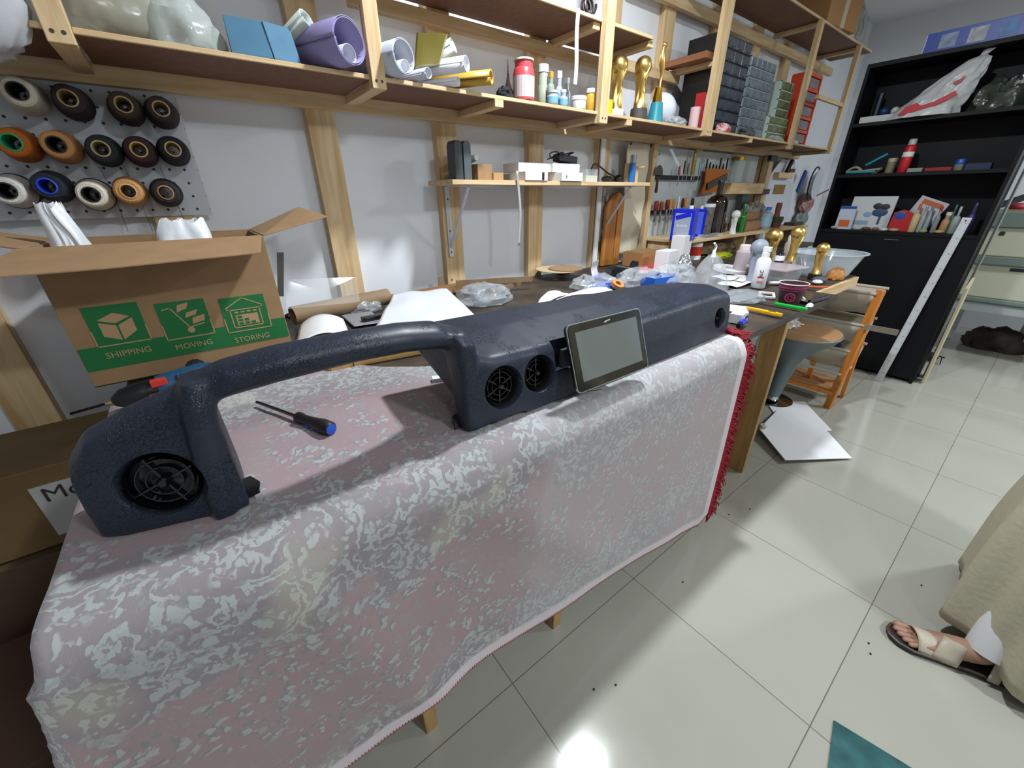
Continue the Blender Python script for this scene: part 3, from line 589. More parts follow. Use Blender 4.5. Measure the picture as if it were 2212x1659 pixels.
flap('side_flap', [(-bw/2, bd_, bh_), (-bw/2, 0, bh_), (-bw/2-.13, .02, bh_+.03), (-bw/2-.13, bd_, bh_+.03)])
def pr_(x0, x1, z0, z1, mat=GRN, name='green_print', par=fp): return MB().bx((x0, -.0012, z0), (x1, -.0002, z1)).build(name, mat, par, smooth=False)
def xx(X): return X+.08
g = MB(); g.bx((-bw/2+.002, -.0012, .045), (bw/2-.002, -.0002, .108)); 
for X0_, X1_, z0 in ((-.281, -.172, 1.012), (-.140, -.029, 1.0), (.004, .120, .992)): g.bx((xx(X0_), -.0014, z0-.905-.002), (xx(X1_), -.0002, z0-.905+.104))
g.build('green_print', GRN, fp, smooth=False)
PRM = M('b3906c', .85)
def T_(X, z, s=1): return TR(xx(X), -.0016, z-.905) @ rot(rx=pi/2)
def ln(m, pts, X, z, s, w=.0022, close=False):
    if close: pts = pts+pts[:1]
    for (a, b), (c, d) in zip(pts, pts[1:]):
        L_ = math.hypot(c-a, d-b)*s; an = math.atan2(d-b, c-a); m.box((xx(X)+(a+c)/2*s, -.0018, z-.905+(b+d)/2*s), (L_+w*.6, .0006, w), rot(ry=-an))
ic = MB(); S = .1
for X0_, X1_, z0 in ((-.281, -.172, 1.012), (-.140, -.029, 1.0), (.004, .120, .992)):
    ln(ic, [(0, 0), ((X1_-X0_)/S, 0)], X0_, z0, S, .003); ln(ic, [(0, 0), (0, .42)], X0_, z0, S, .003); ln(ic, [((X1_-X0_)/S, 0), ((X1_-X0_)/S, .42)], X0_, z0, S, .003)
def poly(m, pts, X, z, s): m.prism([(a*s, b*s) for a, b in pts], 0, .0006, T_(X, z))
poly(ic, [(.2, .25), (.52, .1), (.52, .5), (.2, .62)], -.281, 1.012, S); poly(ic, [(.56, .1), (.88, .3), (.88, .66), (.56, .5)], -.281, 1.012, S); poly(ic, [(.2, .68), (.52, .56), (.84, .7), (.55, .84)], -.281, 1.012, S)
ln(ic, [(.12, .85), (.3, .88), (.62, .22)], -.140, 1.0, S, .003); ln(ic, [(.6, .28), (.95, .35)], -.140, 1.0, S, .003)
ic.lathe([(.0055, 0), (.0085, 0), (.0085, .0006), (.0055, .0006)], 20, T_(-.140+.6*S, 1.0+.2*S))
poly(ic, [(.42, .74), (.66, .82), (.74, .98), (.48, .94)], -.140, 1.0, S); poly(ic, [(.56, .56), (.82, .62), (.9, .76), (.62, .7)], -.140, 1.0, S); poly(ic, [(.68, .36), (.98, .42), (1.02, .6), (.72, .54)], -.140, 1.0, S)
ln(ic, [(.1, .72), (.58, 1.0), (1.06, .72), (1.0, .66), (.16, .66)], .004, .992, S, .0028, True); ln(ic, [(.2, .66), (.2, .12), (.96, .12), (.96, .66)], .004, .992, S, .003)
poly(ic, [(.3, .18), (.88, .18), (.88, .5), (.3, .5)], .004, .992, S)
for k in range(4): poly(ic, [(.3+k*.16, .56), (.4+k*.16, .56), (.4+k*.16, .6), (.3+k*.16, .6)], .004, .992, S)
ic.build('icon_print', PRM, fp, smooth=False)
g2 = MB()
for a, b in ((.34, .2), (.5, .2), (.66, .2), (.34, .3), (.5, .3), (.34, .4)): g2.bx((xx(.004)+a*S, -.0026, .992-.905+b*S), (xx(.004)+(a+.12)*S, -.0020, .992-.905+(b+.07)*S))
ln(g2, [(.2, .62), (.52, .5), (.86, .66)], -.281, 1.012, S, .0015); g2.build('icon_print', GRN, fp, smooth=False)
text('SHIPPING', .0225, PRM, fp, m=T_(-.228, .978)); text('MOVING', .0225, PRM, fp, m=T_(-.086, .968)); text('STORING', .0225, PRM, fp, m=T_(.06, .958))
PB = M('dcdfe6', .35, alpha=.93, bump=.25, bscale=25)
def popup(label, tl, tr, br, bl, y0, y1, seed):
    q = [YP(*bl, y0), YP(*br, y0), YP(*tr, y1), YP(*tl, y1)]; q[0].z = 1.02; q[1].z = 1.02; c = sum(q, V3())/4
    A_, B2, C2, D2 = [p-c for p in q]
    def f(u, v):
        a = 2*pi*u; s_ = (1-cos(a))/2; dep = .055*sin(a)*(1-v*.75); t = v
        p = (A_*(1-s_)+B2*s_)*(1-t)+(D2*(1-s_)+C2*s_)*t
        n1 = 1-abs(NZ.noise(V3((s_*3+seed, t*1.6, sin(a)))))*2
        return p+V3((.02*NZ.noise(V3((u*5, v*3, seed))), dep+.022*n1*(1-.3*v), .018*n1*v))
    o = MB().grid(f, 60, 26).build('plastic_bag', PB, smooth=True); o.location = c; tag(o, label, 'plastic bag')
popup('white plastic bag poking up at the left inside the cardboard box', (78, 452), (132, 450), (240, 525), (95, 528), 1.52, 1.60, 3)
popup('white plastic bag lying in the middle of the open cardboard box', (345, 484), (440, 482), (468, 510), (300, 515), 1.56, 1.66, 9)

# ================================================================ ON THE CLOTH, BEHIND THE DASHBOARD
# power drill
P0, P1, P2, P3 = ZP(160, 884, .935), ZP(243, 868, .94), ZP(345, 838, .945), ZP(470, 803, .955)
ax = (P3-P1).normalized(); Ld = (P3-P1).length; q = ax.to_track_quat('X', 'Z')
dr = thing('power_drill', 'blue cordless drill with black chuck lying beside the cardboard box', 'drill', P1); dr.rotation_euler = q.to_euler()
MX = rot(ry=pi/2); BODY = M('1d4566', .4)
MB().lathe([(.0, 0), (.012, .002), (.024, .02), (.027, .06), (.027, Ld*.42)], 24, MX).build('chuck', M('101014', .4), dr)
MB().lathe([(.03, Ld*.42), (.033, Ld*.5), (.034, Ld*.85), (.028, Ld*.98), (.012, Ld)], 24, MX).build('motor_housing', BODY, dr)
MB().tube([(Ld*.75, .01, -.01), (Ld*.78, .07, -.012), (Ld*.8, .13, -.014)], [.022, .02, .024], 12).build('handle', M('15171c', .5), dr)
m = MB(); m.box((Ld*.45, -.02, .022), (.03, .02, .015)); m.box((Ld*.4, -.034, -.004), (.03, .008, .012)); m.build('red_switch', M('c03226', .4), dr, bev=.001)
v_ = MB()
for k in range(4): v_.box((Ld*.62+.01*k, -.026, .02), (.004, .014, .01), rot(rx=.5))
v_.build('air_slots', M('0a0a0c', .6), dr)
MB().tube([(-(P1-P0).length, 0, 0), (0, 0, 0)], [.0028, .003], 8).build('drill_bit', M('26262a', .3, 1), dr); MB().lathe([(.006, -.012), (.009, 0)], 12, MX).build('chuck_tip', M('c9b68a', .3, 1), dr)
# screwdriver
S0, S1, S2 = ZP(559, 866, .918), ZP(641, 900, .92), ZP(712, 926, .922); ax = (S2-S1).normalized(); Ls = (S2-S1).length+.006
sd = thing('screwdriver', 'screwdriver with black and blue handle lying on the cloth', 'screwdriver', S1); sd.rotation_euler = ax.to_track_quat('X', 'Z').to_euler()
MB().lathe([(.0035, -(S1-S0).length), (.0042, -.02), (.0042, .01)], 14, MX).build('shaft', M('6a6560', .25, 1), sd)
MB().lathe([(.008, 0), (.0125, .006), (.0125, .016), (.0105, .026), (.013, Ls*.55), (.0165, Ls*.75), (.0155, Ls*.96), (.012, Ls)], 24, MX).build('handle', M('0e0e12', .5), sd)
MB().lathe([(.0118, Ls+.0002), (0, Ls+.0012)], 24, MX).build('blue_end_cap', M('2356c4', .4), sd); m = MB()
for k in range(3): m.ball((Ls*(.4+.17*k), -.0075, -.008), (.009, .006, .006), 10)
m.build('blue_inlay', M('2356c4', .4), sd)
P, h, w_ = at(950, 822, BZ, None, 34); carton('small_box', 'tiny white box lying alone on the cloth in front of the wooden strips', 'box', P, (w_*.95, .022, .012), WHITE, rz=-.35)
# flat wooden frame under plastic film
fr0 = thing('slatted_tray', 'flat slatted wooden tray lying on the back of the cloth under clear film', 'frame', ZP(830, 765, BZ))
A, B_, C_, D_ = ZP(715, 800, BZ), ZP(972, 752, BZ), ZP(925, 705, BZ), ZP(650, 752, BZ)
def beam(par, p, q_, w, h_, mat, name='slat', z=0):
    p = V3(p)-par.location; q_ = V3(q_)-par.location; d = q_-p; c = (p+q_)/2; return MB().box((c.x, c.y, c.z+h_/2+z), (d.length, w, h_), rot(rz=math.atan2(d.y, d.x))).build(name, mat, par, bev=.001)
YW_ = wood('x', 'd8b070', 'b98a4a')
beam(fr0, A, B_, .012, .018, YW_); beam(fr0, D_, C_, .012, .018, YW_); beam(fr0, A, D_, .012, .018, YW_); beam(fr0, B_, C_, .012, .018, YW_)
for k in (.25, .5, .75): beam(fr0, A.lerp(D_, k), B_.lerp(C_, k), .03, .012, M('9b7650', .7))
beam(fr0, A.lerp(B_, .17), A.lerp(B_, .175), .02, .02, M('1d1a16', .7), 'joint'); 
FILM = M('e8edf2', .08, alpha=.2, spec=1, bump=.6, bscale=28)
sheet('plastic_film', 'clear crinkled plastic film over the flat wooden frame', 'plastic film', [ZP(700, 775, .93), ZP(1000, 735, .93), ZP(930, 690, .93), ZP(640, 740, .93)], FILM, .018, 3, 26, 16)
a, b, c, d = ZP(637, 752, .93), ZP(757, 728, .935), ZP(742, 690, .935), ZP(650, 702, .93)
sheet('paper_sheet', 'curled white paper sheet lying beside the right edge of the cardboard box', 'paper', [a, b, c, d], WHITE, .003, 1, curl=-.03)
# black bar device and card under it
P, h, w_ = at(805, 690, .915, None, 80)
t = thing('black_remote', 'slim black plastic bar lying on a grey card near the white bag', 'remote control', P, rz=.05); MB().box((0, 0, .009), (.085, .028, .016)).build('case', BLACK, t, bev=.002); MB().box((0, -.0145, .012), (.06, .001, .003)).build('silver_stripe', STEEL, t)
sheet('card_sheet', 'grey printed card with white border lying under the black bar', 'card', [ZP(765, 706, .912), ZP(835, 695, .912), ZP(800, 672, .912), ZP(735, 680, .912)], M('8c8d92', .5), .001)
crumple('clear_film', 'small crumple of clear film with dark strips behind the black bar', ZP(790, 672, .905), (.14, .08, .05), CLEAR2, 5, cat='plastic film')
crumple('black_clip', 'small black plastic clip lying against the right side of the cardboard box', ZP(625, 688, .905), (.035, .03, .02), BLACK, 2, cat='clip')
# white plastic bag, nearly flat, and crinkled clear bag
a, b, c, d = ZP(820, 700, .92), ZP(1030, 700, .93), ZP(960, 628, .97), ZP(850, 645, .96)
sheet('plastic_bag', 'large smooth white plastic bag spread out behind the instrument hood', 'plastic bag', [ZP(812, 712, .93), ZP(1040, 700, .945), ZP(965, 628, .955), ZP(850, 640, .945)], M('dcdfe6', .35, bump=.1, bscale=14), .02, 11, 26, 20, th=.003)
crumple('clear_plastic_bag', 'shiny crinkled clear bag beside the large white bag', ZP(1045, 652, .905), (.26, .20, .085), M('c3cad2', .06, alpha=.34, spec=1, bump=1, bscale=22, stretch=(1, 3, 1)), 12, amp=.26, n=44, rz=-.3)
# cardboard tube, acrylic sheet
TB = M('8e7558', .7, noise=.15, nscale=8)
p, q_ = YP(620, 637, 1.72), YP(838, 645, 1.80); p.z = q_.z = .945; t = MB(); d = q_-p
t.lathe([(.036, 0), (.036, d.length), (.032, d.length), (.032, .0)], 28, d.to_track_quat('Z', 'Y').to_matrix().to_4x4(), False)
o = t.build('cardboard_tube', TB); o.location = p; tag(o, 'brown cardboard tube lying at the back of the bench behind the acrylic sheet', 'tube')
slab('acrylic_sheet', 'thin clear acrylic sheet standing tilted in front of the cardboard tube', [YP(618, 668, 1.53), YP(778, 652, 1.58), YP(768, 598, 1.62), YP(615, 604, 1.60)], .003, M('dfe4ea', .1, alpha=.09, spec=.4), 'acrylic sheet')
slab('dark_framed_panel', 'thin dark edged panel standing between the cardboard box and the wall', [YP(600, 640, 1.8), YP(613, 640, 1.8), YP(613, 545, 1.8), YP(598, 545, 1.8)], .006, M('4c4a48', .4), 'panel')
# brown channel, hinged brass-brown arms
CH_ = M('9a7450', .6); BR_ = M('8f7458', .5, noise=.2)
P = ZP(930, 640, .905); t = thing('wooden_channel', 'hollow brown box channel lying open ended behind the white bag', 'wood profile', P, rz=.08)
L_ = wid(P, 140)*1.25
MB().box((0, 0, .004), (L_, .05, .006)).build('base', CH_, t); MB().box((0, -.024, .02), (L_, .004, .036)).build('side', CH_, t); MB().box((0, .024, .02), (L_, .004, .036)).build('side', CH_, t)
t = thing('hinged_lamp_arm', 'brown jointed flat metal arm lying along the back of the bench', 'lamp arm', ZP(1000, 625, .905))
def arm(px0, py0, px1, py1, z, wd, name='bar'):
    p, q_ = ZP(px0, py0, z)-t.location, ZP(px1, py1, z)-t.location; d = q_-p
    return MB().box(((p+q_)/2), (d.length, .006, wd), rot(rz=math.atan2(d.y, d.x))).build(name, BR_, t, bev=.001)
arm(985, 612, 1150, 602, .96, .03); arm(1050, 632, 1125, 612, .93, .022)
pl = MB().prism([(-.06, -.015), (.045, -.015), (.045, .012), (.02, .016), (.012, .07), (-.014, .07), (-.02, .02), (-.06, .012)], 0, .004, rot(rx=pi/2)).build('joint_plate', BR_, t, bev=.001); pl.location = ZP(955, 626, .92)-t.location
m = MB()
for px, py in ((940, 622), (975, 604), (1135, 603)): p = ZP(px, py, .955 if py < 615 else .93)-t.location; m.lathe([(.006, 0), (.005, .004), (0, .005)], 12, TR(p.x, p.y-.006, p.z) @ rot(rx=pi/2))
m.build('rivets', STEEL, t)
for i, (px, py, r, lb) in enumerate(((1205, 582, 95, 'pale lower disc of the two stacked cardboard discs by the wall'), (1222, 580, 75, 'brown upper disc of the two stacked cardboard discs by the wall'))):
    P = ZP(px, py, .95+.006*i); o = MB().lathe([(wid(P, r)/2, 0), (wid(P, r)/2, .004)], 40).build('cardboard_disc', M(('c4ad8c', '99795a')[i], .8)); o.location = P; tag(o, lb, 'disc', 'cardboard discs')
t = thing('turntable', 'small dark turntable stand carrying the cardboard discs', 'stand', ZP(1215, 590, .9)); MB().lathe([(.05, 0), (.05, .012), (.02, .02), (.02, .049)], 24).build('pedestal', M('2a2521', .5), t)
P = ZP(1198, 605, .9); carton('wood_offcut', 'little rectangular wood offcut lying before the turntable', 'wood offcut', P, (.03, .012, .004), M('a37f5a', .7))
# things further right on the bench
t = thing('label_holder', 'purple base holding a small white slip of paper near the tape dispenser', 'note holder', ZP(1292, 604, .9), rz=.3)
MB().box((0, 0, .012), (.11, .07, .02)).build('purple_base', M('2d2594', .4), t, bev=.003); MB().grid(lambda u, v: ((u-.5)*.085, .02+.012*sin(v*3), .022+v*.085), 4, 8).build('white_slip', WHITE, t, thick=.001)
t = thing('tape_dispenser', 'black desktop tape dispenser on the bench', 'tape dispenser', ZP(1342, 603, .9), rz=-.25)
MB().prism([(-.1, 0), (.1, 0), (.1, .05), (.085, .095), (.07, .055), (.02, .075), (-.06, .085), (-.1, .07)], -.035, .035, rot(rx=pi/2)).build('body', M('16181b', .3), t, bev=.004)
MB().box((.09, 0, .09), (.012, .05, .02)).build('cutter', M('2a2c30', .3), t)
crumple('paper_scraps', 'loose white paper scraps lying behind the tape dispenser', ZP(1330, 563, .905), (.20, .14, .02), WHITE, 4, amp=.2, cat='paper')
P = ZP(1360, 553, .905); w_ = wid(P, 62)
t = thing('clear_tub', 'small clear plastic tub full of odds and ends at the foot of the canvas strip', 'tub', P+V3((0, .05, 0)), rz=-.1)
MB().lathe([(w_*.40, 0), (w_*.5, .11), (w_*.56, .112), (w_*.56, .108), (w_*.49, .1), (w_*.38, .004)], 4, rot(rz=pi/4), False).build('tub_wall', CLEAR2, t)
MB().ball((0, 0, .05), (w_*.3, w_*.25, .045), 14).build('contents', M('b08a82', .6, noise=.5, nscale=40), t)
P = ZP(1420, 583, .9); w_ = wid(P, 95)
t = thing('slotted_box', 'open cardboard box with wooden slats across its top behind the red felt', 'box', P+V3((0, .12, .02)), rz=-.05); bx_ = M('a9794a', .7)
for c, d in (((0, -.08, .045), (w_*.8, .004, .09)), ((0, .08, .045), (w_*.8, .004, .09)), ((-w_*.4, 0, .045), (.004, .16, .09)), ((w_*.4, 0, .045), (.004, .16, .09)), ((0, 0, .003), (w_*.8, .16, .005))): MB().box(c, d).build('side', bx_, t)
for k in range(6): MB().box((-w_*.32+w_*.13*k, .0, .09), (w_*.07, .15, .006), rot(ry=-.3)).build('slat', M('8a6b48', .7), t)
sheet('red_felt', 'folded red felt sheet in front of the slotted cardboard box', 'felt', [ZP(1372, 590, .92), ZP(1425, 590, .92), ZP(1428, 572, .93), ZP(1372, 570, .93)], M('b5444e', .9), .012, 2, th=.004)
for (px, py, w, h, lb) in ((1450, 592, 62, 48, 'nearer white carton standing beside the clear bags'), (1478, 575, 50, 62, 'taller white carton standing behind the other white carton')):
    P = ZP(px, py, .9); carton('white_carton', lb, 'box', P+V3((0, .05, 0)), (wid(P, w)*.8, .09, wid(P, h)), WHITE, rz=.15)
P = ZP(1480, 600, .9); crumple('foil_pouch', 'silver foil pouch standing in front of the white cartons', P+V3((.02, .03, 0)), (.12, .07, .13), M('c9ced6', .18, .9), 6, amp=.3, cat='pouch')
# big clear polybags
PBG = M('e6ebf2', .12, alpha=.28, spec=1, bump=1, bscale=14, stretch=(1, 2.5, 1))
def polybag(label, px, py, wpx, toppy, seed, spout=False):
    P = ZP(px, py, .905); w_ = wid(P, wpx); h = hgt(P, toppy); t = thing('clear_polybag', label, 'plastic bag', P)
    def f(u, v):
        a = 2*pi*u; tt = v; r = w_/2*((1-tt)**.55*.95+.05)*(1+.14*(1-abs(NZ.noise(V3((cos(a)*2, sin(a)*2, tt*2+seed))))*2)); return (r*cos(a), r*.7*sin(a), h*tt)
    MB().grid(f, 40, 18).build('bag_film', PBG, t, smooth=True)
    if spout: MB().tube([(0, 0, h*.9), (0, 0, h*1.08), (.01, 0, h*1.2), (-.015, 0, h*1.3)], [.012, .008, .006, .005], 10).build('knotted_top', WHITE, t)
    return t
polybag('tall clear bag gathered to a point in front of the blue yellow roll', 1527, 622, 100, 548, 1, True)
crumple('clear_plastic_bag', 'crumpled clear bag just behind the dashboard top, left of the blue tray', ZP(1285, 622, .905), (.26, .2, .07), PBG, 21, amp=.4)
crumple('clear_plastic_bag', 'crumpled clear bag around the orange tape roll', ZP(1380, 612, .905), (.30, .2, .08), PBG, 22, amp=.4)
crumple('clear_plastic_bag', 'crumpled clear bag right behind the open blue tray', ZP(1450, 610, .905), (.34, .2, .10), PBG, 24, amp=.35)
crumple('clear_plastic_bag', 'shiny crinkled clear wrapping left of the paper cup', ZP(1600, 645, .905), (.26, .18, .035), M('c3cad2', .06, alpha=.34, spec=1, bump=1, bscale=22, stretch=(1, 3, 1)), 23, amp=.3)
def tray(label, px, py, wpx, h=.045):
    P = ZP(px, py, .9); w_ = wid(P, wpx); t = thing('blue_tray', label, 'tray', P+V3((0, .03, .012)), rz=-.15, group='blue plastic trays')
    BL = M('1b62c9', .35); d = w_*.55
    MB().box((0, 0, .002), (w_, d, .004)).build('bottom', BL, t)
    for c, s in (((0, -d/2, h/2), (w_, .003, h)), ((0, d/2, h/2), (w_, .003, h)), ((-w_/2, 0, h/2), (.003, d, h)), ((w_/2, 0, h/2), (.003, d, h))): MB().box(c, s).build('side', BL, t)
    MB().lathe([(w_*.72, h), (w_*.76, h), (w_*.76, h+.003), (w_*.72, h+.003)], 4, rot(rz=pi/4) @ Matrix.Diagonal((1, 1, 1, 1)), False)
tray('open empty blue plastic tray standing behind the dashboard speaker holes', 1432, 622, 70, .05)
tray('flat blue plastic tray half covered by crumpled clear bags', 1318, 628, 70, .02)
t = thing('tape_roll', 'orange and blue tape roll lying on the flat blue tray', 'tape', ZP(1332, 618, .93), rx=.5); MB().lathe([(.016, 0), (.034, 0), (.034, .02), (.016, .02), (.016, 0)], 26, None, False).build('roll', M('c98a55', .5), t)
for i, (pts, lb) in enumerate((([(1155, 668), (1235, 640), (1200, 630), (1168, 645)], 'white open booklet page curving up behind the dashboard, left half'), ([(1190, 655), (1330, 632), (1310, 622), (1225, 640)], 'white open booklet page behind the dashboard, right half'))):
    sheet('paper_booklet', lb, 'paper', [ZP(x, y, .935) for x, y in pts], WHITE, .01, i+5, curl=-.012)
# far clutter: spray cans, blue/yellow roll, packets
R1 = M('c9311f', .35)
P, h, w_ = at(1495, 560, .905, 512, 32); spraycan('spray_can', 'spray can with red shoulder and white cap standing in front of the blue tins', P, h, w_/2, WHITE, WHITE, R1)
P, h, w_ = at(1512, 552, .905, 500, 18); t = thing('thread_roll', 'tall dark blue roll with yellow ends standing behind the clear bag', 'roll', P)
MB().lathe([(w_/2, 0), (w_/2, h)], 20).build('blue_body', M('1b2a80', .5), t)
for z in (0, h-.006): MB().lathe([(w_*.58, z), (w_*.58, z+.008)], 20).build('yellow_end', M('d8b81a', .4), t)
crumple('green_packet', 'bright green and yellow packet lying behind the white roll', ZP(1558, 555, .905), (.22, .12, .035), M('6fae1e', .4, noise=.6, nscale=14, col2='c9b21c'), 31, amp=.25, cat='packet')
P = ZP(1575, 588, .91); o = MB().lathe([(.03, 0), (.1, 0), (.1, .018), (.03, .018), (.03, 0)], 36, None, False).build('white_reel', WHITE); o.location = P+V3((0, 0, .01)); o.rotation_euler = (.12, 0, 0); tag(o, 'flat white reel lying between the clear bag and the spray can', 'reel')
for i, (px, py, w) in enumerate(((1590, 612, 95), (1600, 602, 80), (1570, 600, 60))):
    P = ZP(px, py, .908+.006*i); w_ = wid(P, w)/2
    sheet('paper_sheet', ('white paper sheet at the bottom of the loose pile left of the white spray bottle', 'white paper sheet in the middle of the loose pile left of the white spray bottle', 'topmost white paper sheet of the loose pile left of the white spray bottle')[i], 'paper', [P+V3((-w_, -.06, 0)), P+V3((w_, -.05, 0)), P+V3((w_*.8, .07, 0)), P+V3((-w_*.8, .06, 0))], WHITE, .008, i+8, group='loose paper pile')
P, h, w_ = at(1597, 592, .905, 528, 30); spraycan('spray_can', 'pale pink spray can standing left of the grey ball trophy', P, h, w_/2, M('b5a6ac', .35), M('e2d6da', .4))
P, h, w_ = at(1622, 610, .905, 516, 40); trophy('ball_trophy', 'unpainted grey ball trophy standing among the spray bottles', P, h, M('8f96a6', .45), rz=.5)
# white spray bottle with 70%
P, h, w_ = at(1636, 621, .905, 531, 27); r = w_/2
t = thing('spray_bottle', 'white pump spray bottle with black and red lettering near the bench edge', 'spray bottle', P)
MB().lathe([(r*.92, 0), (r, .004), (r, h*.66), (r*.8, h*.71), (r*.5, h*.74)], 26).build('bottle_body', M('e4e5ea', .4), t, smooth=True)
MB().lathe([(r*.55, h*.74), (r*.55, h*.84), (r*.4, h*.86)], 20).build('collar', WHITE, t, smooth=True); m = MB(); m.box((0, -.003, h*.92), (r*.7, r*1.1, h*.12)); m.build('pump_head', WHITE, t, bev=.003)
fa = math.atan2(-P.x, P.y) ; Rf = rot(rz=-math.atan2(P.x, P.y)+.1)
text('70%', .019, M('c21f26', .5), t, m=Rf @ TR(0, -r*1.03, h*.13) @ rot(rx=pi/2)); text('ALC', .022, M('15161c', .5), t, m=Rf @ TR(.006, -r*1.03, h*.36) @ rot(rx=pi/2) @ rot(rz=pi/2)); MB().box((0, -r*1.02, h*.28), (r*.9, .001, .006), m=Rf).build('red_bar', M('c21f26', .5), t)
# clear tub with lid carrying trophy, bottle
P = ZP(1700, 612, .905); w_ = wid(P, 92); th_ = .085
t = thing('clear_food_tub', 'large clear plastic tub with lid carrying a gold ball trophy', 'tub', P+V3((.02, .08, 0)), rz=-.15)
MB().lathe([(w_*.52, 0), (w_*.60, th_*.85)], 4, rot(rz=pi/4) @ Matrix.Identity(4), True).build('tub_wall', CLEAR2, t, bev=.01); MB().box((0, 0, th_*.93), (w_*.98, w_*.95, .014)).build('lid', M('c9b9c2', .3, alpha=.6), t, bev=.005)
TZ = .905+th_+.001
P, h, w_ = at(1707, 563, TZ, 488, 46); trophy('ball_trophy', 'gold ball trophy standing on the clear tub lid', P, h, GOLD, rz=1)
P, h, w_ = at(1655, 580, .905, 492, 38); trophy('ball_trophy', 'gold ball trophy half hidden behind the white spray bottle', P, h, GOLD, rz=2)
P, h, w_ = at(1757, 604, .905, 524, 34); trophy('ball_trophy', 'gold ball trophy on a black base in front of the clear basin', P, h, GOLD, M('15151a', .4), .035, rz=.3)
P, h, w_ = at(1682, 566, TZ, 538, 18); bottle('dark_bottle', 'little dark glass bottle with white label on the clear tub lid', P, h, w_/2, M('1b1512', .2), M('14110f', .4), lab=WHITE)
P, h, w_ = at(1694, 580, .905, 508, 22); spraycan('spray_can', 'white topped spray can standing behind the little dark bottle', P, h, w_/2, M('a99c94', .4), M('d5d8e0', .4))
P, h, w_ = at(1660, 604, .905, None, 22); t = thing('masking_tape', 'white tape roll standing on edge beside the clear tub', 'tape', P+V3((0, .02, .028)), rx=pi/2, rz=.4); MB().lathe([(.014, 0), (.028, 0), (.028, .018), (.014, .018), (.014, 0)], 26, None, False).build('roll', WHITE, t)
crumple('clay_lump', 'orange brown lump of modelling clay in front of the basin', ZP(1802, 603, .905), (.11, .08, .07), M('b5793c', .7), 41, amp=.25, cat='clay')
t = thing('work_glove', 'grey knit work glove with white cuff lying on the bench', 'glove', ZP(1765, 612, .905)); MB().ball((.02, 0, .018), (.045, .035, .016), 14).build('palm', M('4b4d57', .8), t); MB().ball((-.04, -.01, .014), (.03, .025, .012), 12).build('cuff', M('c9c9cc', .8), t)
# basin
P, h, w_ = at(1826, 600, .907, 552, 98); t = thing('clear_basin', 'wide clear plastic washing basin at the far end of the bench', 'basin', P+V3((0, .12, 0)))
R_ = wid(P+V3((0, .12, 0)), 132)/2
MB().lathe([(0, .002), (R_*.62, 0), (R_*.68, .01), (R_*.94, h*1.05), (R_*1.02, h*1.07), (R_*1.02, h*1.04), (R_*.92, h*1.0), (R_*.66, .014), (0, .008)], 48, None, False).build('bowl_wall', M('cdd8e2', .12, alpha=.42, spec=.9), t, smooth=True)
MB().lathe([(R_*.93, h*1.045), (R_*1.03, h*1.06), (R_*1.03, h*1.09), (R_*.95, h*1.08)], 48, None, False).build('rim', M('d5dfe8', .15, alpha=.7), t, smooth=True)
# paper cup
P, h, w_ = at(1702, 657, .903, 612, 54); r = w_/2; t = thing('paper_cup', 'maroon paper coffee cup with pink emblem near the bench edge', 'cup', P)
MB().lathe([(r*.68, 0), (r*.70, .003), (r*.98, h), (r*.95, h), (r*.66, .004), (0, .004)], 40, None, False).build('cup_wall', M('3d1c24', .5), t, smooth=True)
MB().lathe([(r*.985, h-.002), (r*1.03, h), (r*1.02, h+.004), (r*.97, h+.003)], 40, None, False).build('rim', M('e8e0dc', .5), t, smooth=True); MB().lathe([(r*.95, h*.99), (r*.70, h*.2), (0, h*.2)], 40, None, False).build('white_inside', M('e6e0dc', .6), t, smooth=True)
PK = M('a03468', .5)
for z0, z1 in ((.80, .94), (.72, .75)): MB().lathe([(r*(.70+.28*z0)*1.015, h*z0), (r*(.70+.28*z1)*1.015, h*z1)], 40, None, False).build('pink_band', PK, t, smooth=True)
rf = -math.atan2(P.x, P.y); k = MB(); T = rot(rz=rf) @ TR(0, -r*.875, h*.42) @ rot(rx=pi/2+.17)
k.lathe([(r*.26, 0), (r*.36, 0), (r*.36, .0012), (r*.26, .0012)], 28, T, False); k.lathe([(r*.12, 0), (r*.18, 0), (r*.18, .0014), (r*.12, .0014)], 20, T, False)
for a in range(6): k.box((r*.22*cos(a*pi/3), r*.22*sin(a*pi/3), .0008), (.0022, .0022, .001), m=T)
k.build('pink_emblem', PK, t)
# knife, cutter, boxes by the dashboard end
def rod(name, label, cat, a, b, w, h_, mat, par=None):
    a, b = V3(a), V3(b); d = b-a; t = thing(name, label, cat, a, rz=math.atan2(d.y, d.x)); return t, d.length
a, b, c = ZP(1592, 655, .908), ZP(1672, 659, .908), ZP(1742, 672, .908)
t, L_ = rod('kitchen_knife', 'knife with bright green handle lying in front of the paper cup', 'knife', c, b, 0, 0, None); MB().box((L_/2, 0, .007), (L_, .018, .014)).build('green_handle', M('14a83c', .35), t, bev=.004)
MB().prism([(0, -.011), (.0, .009), ((a-b).length, .004), ((a-b).length*.85, -.011)], 0, .0015, TR(L_, 0, .006)).build('blade', STEEL, t)
a, b = ZP(1613, 668, .91), ZP(1688, 684, .91); t, L_ = rod('utility_cutter', 'yellow snap-off cutter lying right of the dashboard end', 'cutter', a, b, 0, 0, None)
MB().prism([(0, -.006), (L_*.3, -.011), (L_*.8, -.013), (L_, -.008), (L_, .008), (L_*.8, .013), (L_*.3, .011), (0, .006)], 0, .012).build('yellow_handle', M('e6a912', .35), t, bev=.002); MB().box((L_*.72, 0, .0125), (L_*.2, .006, .002)).build('black_slider', BLACK, t)
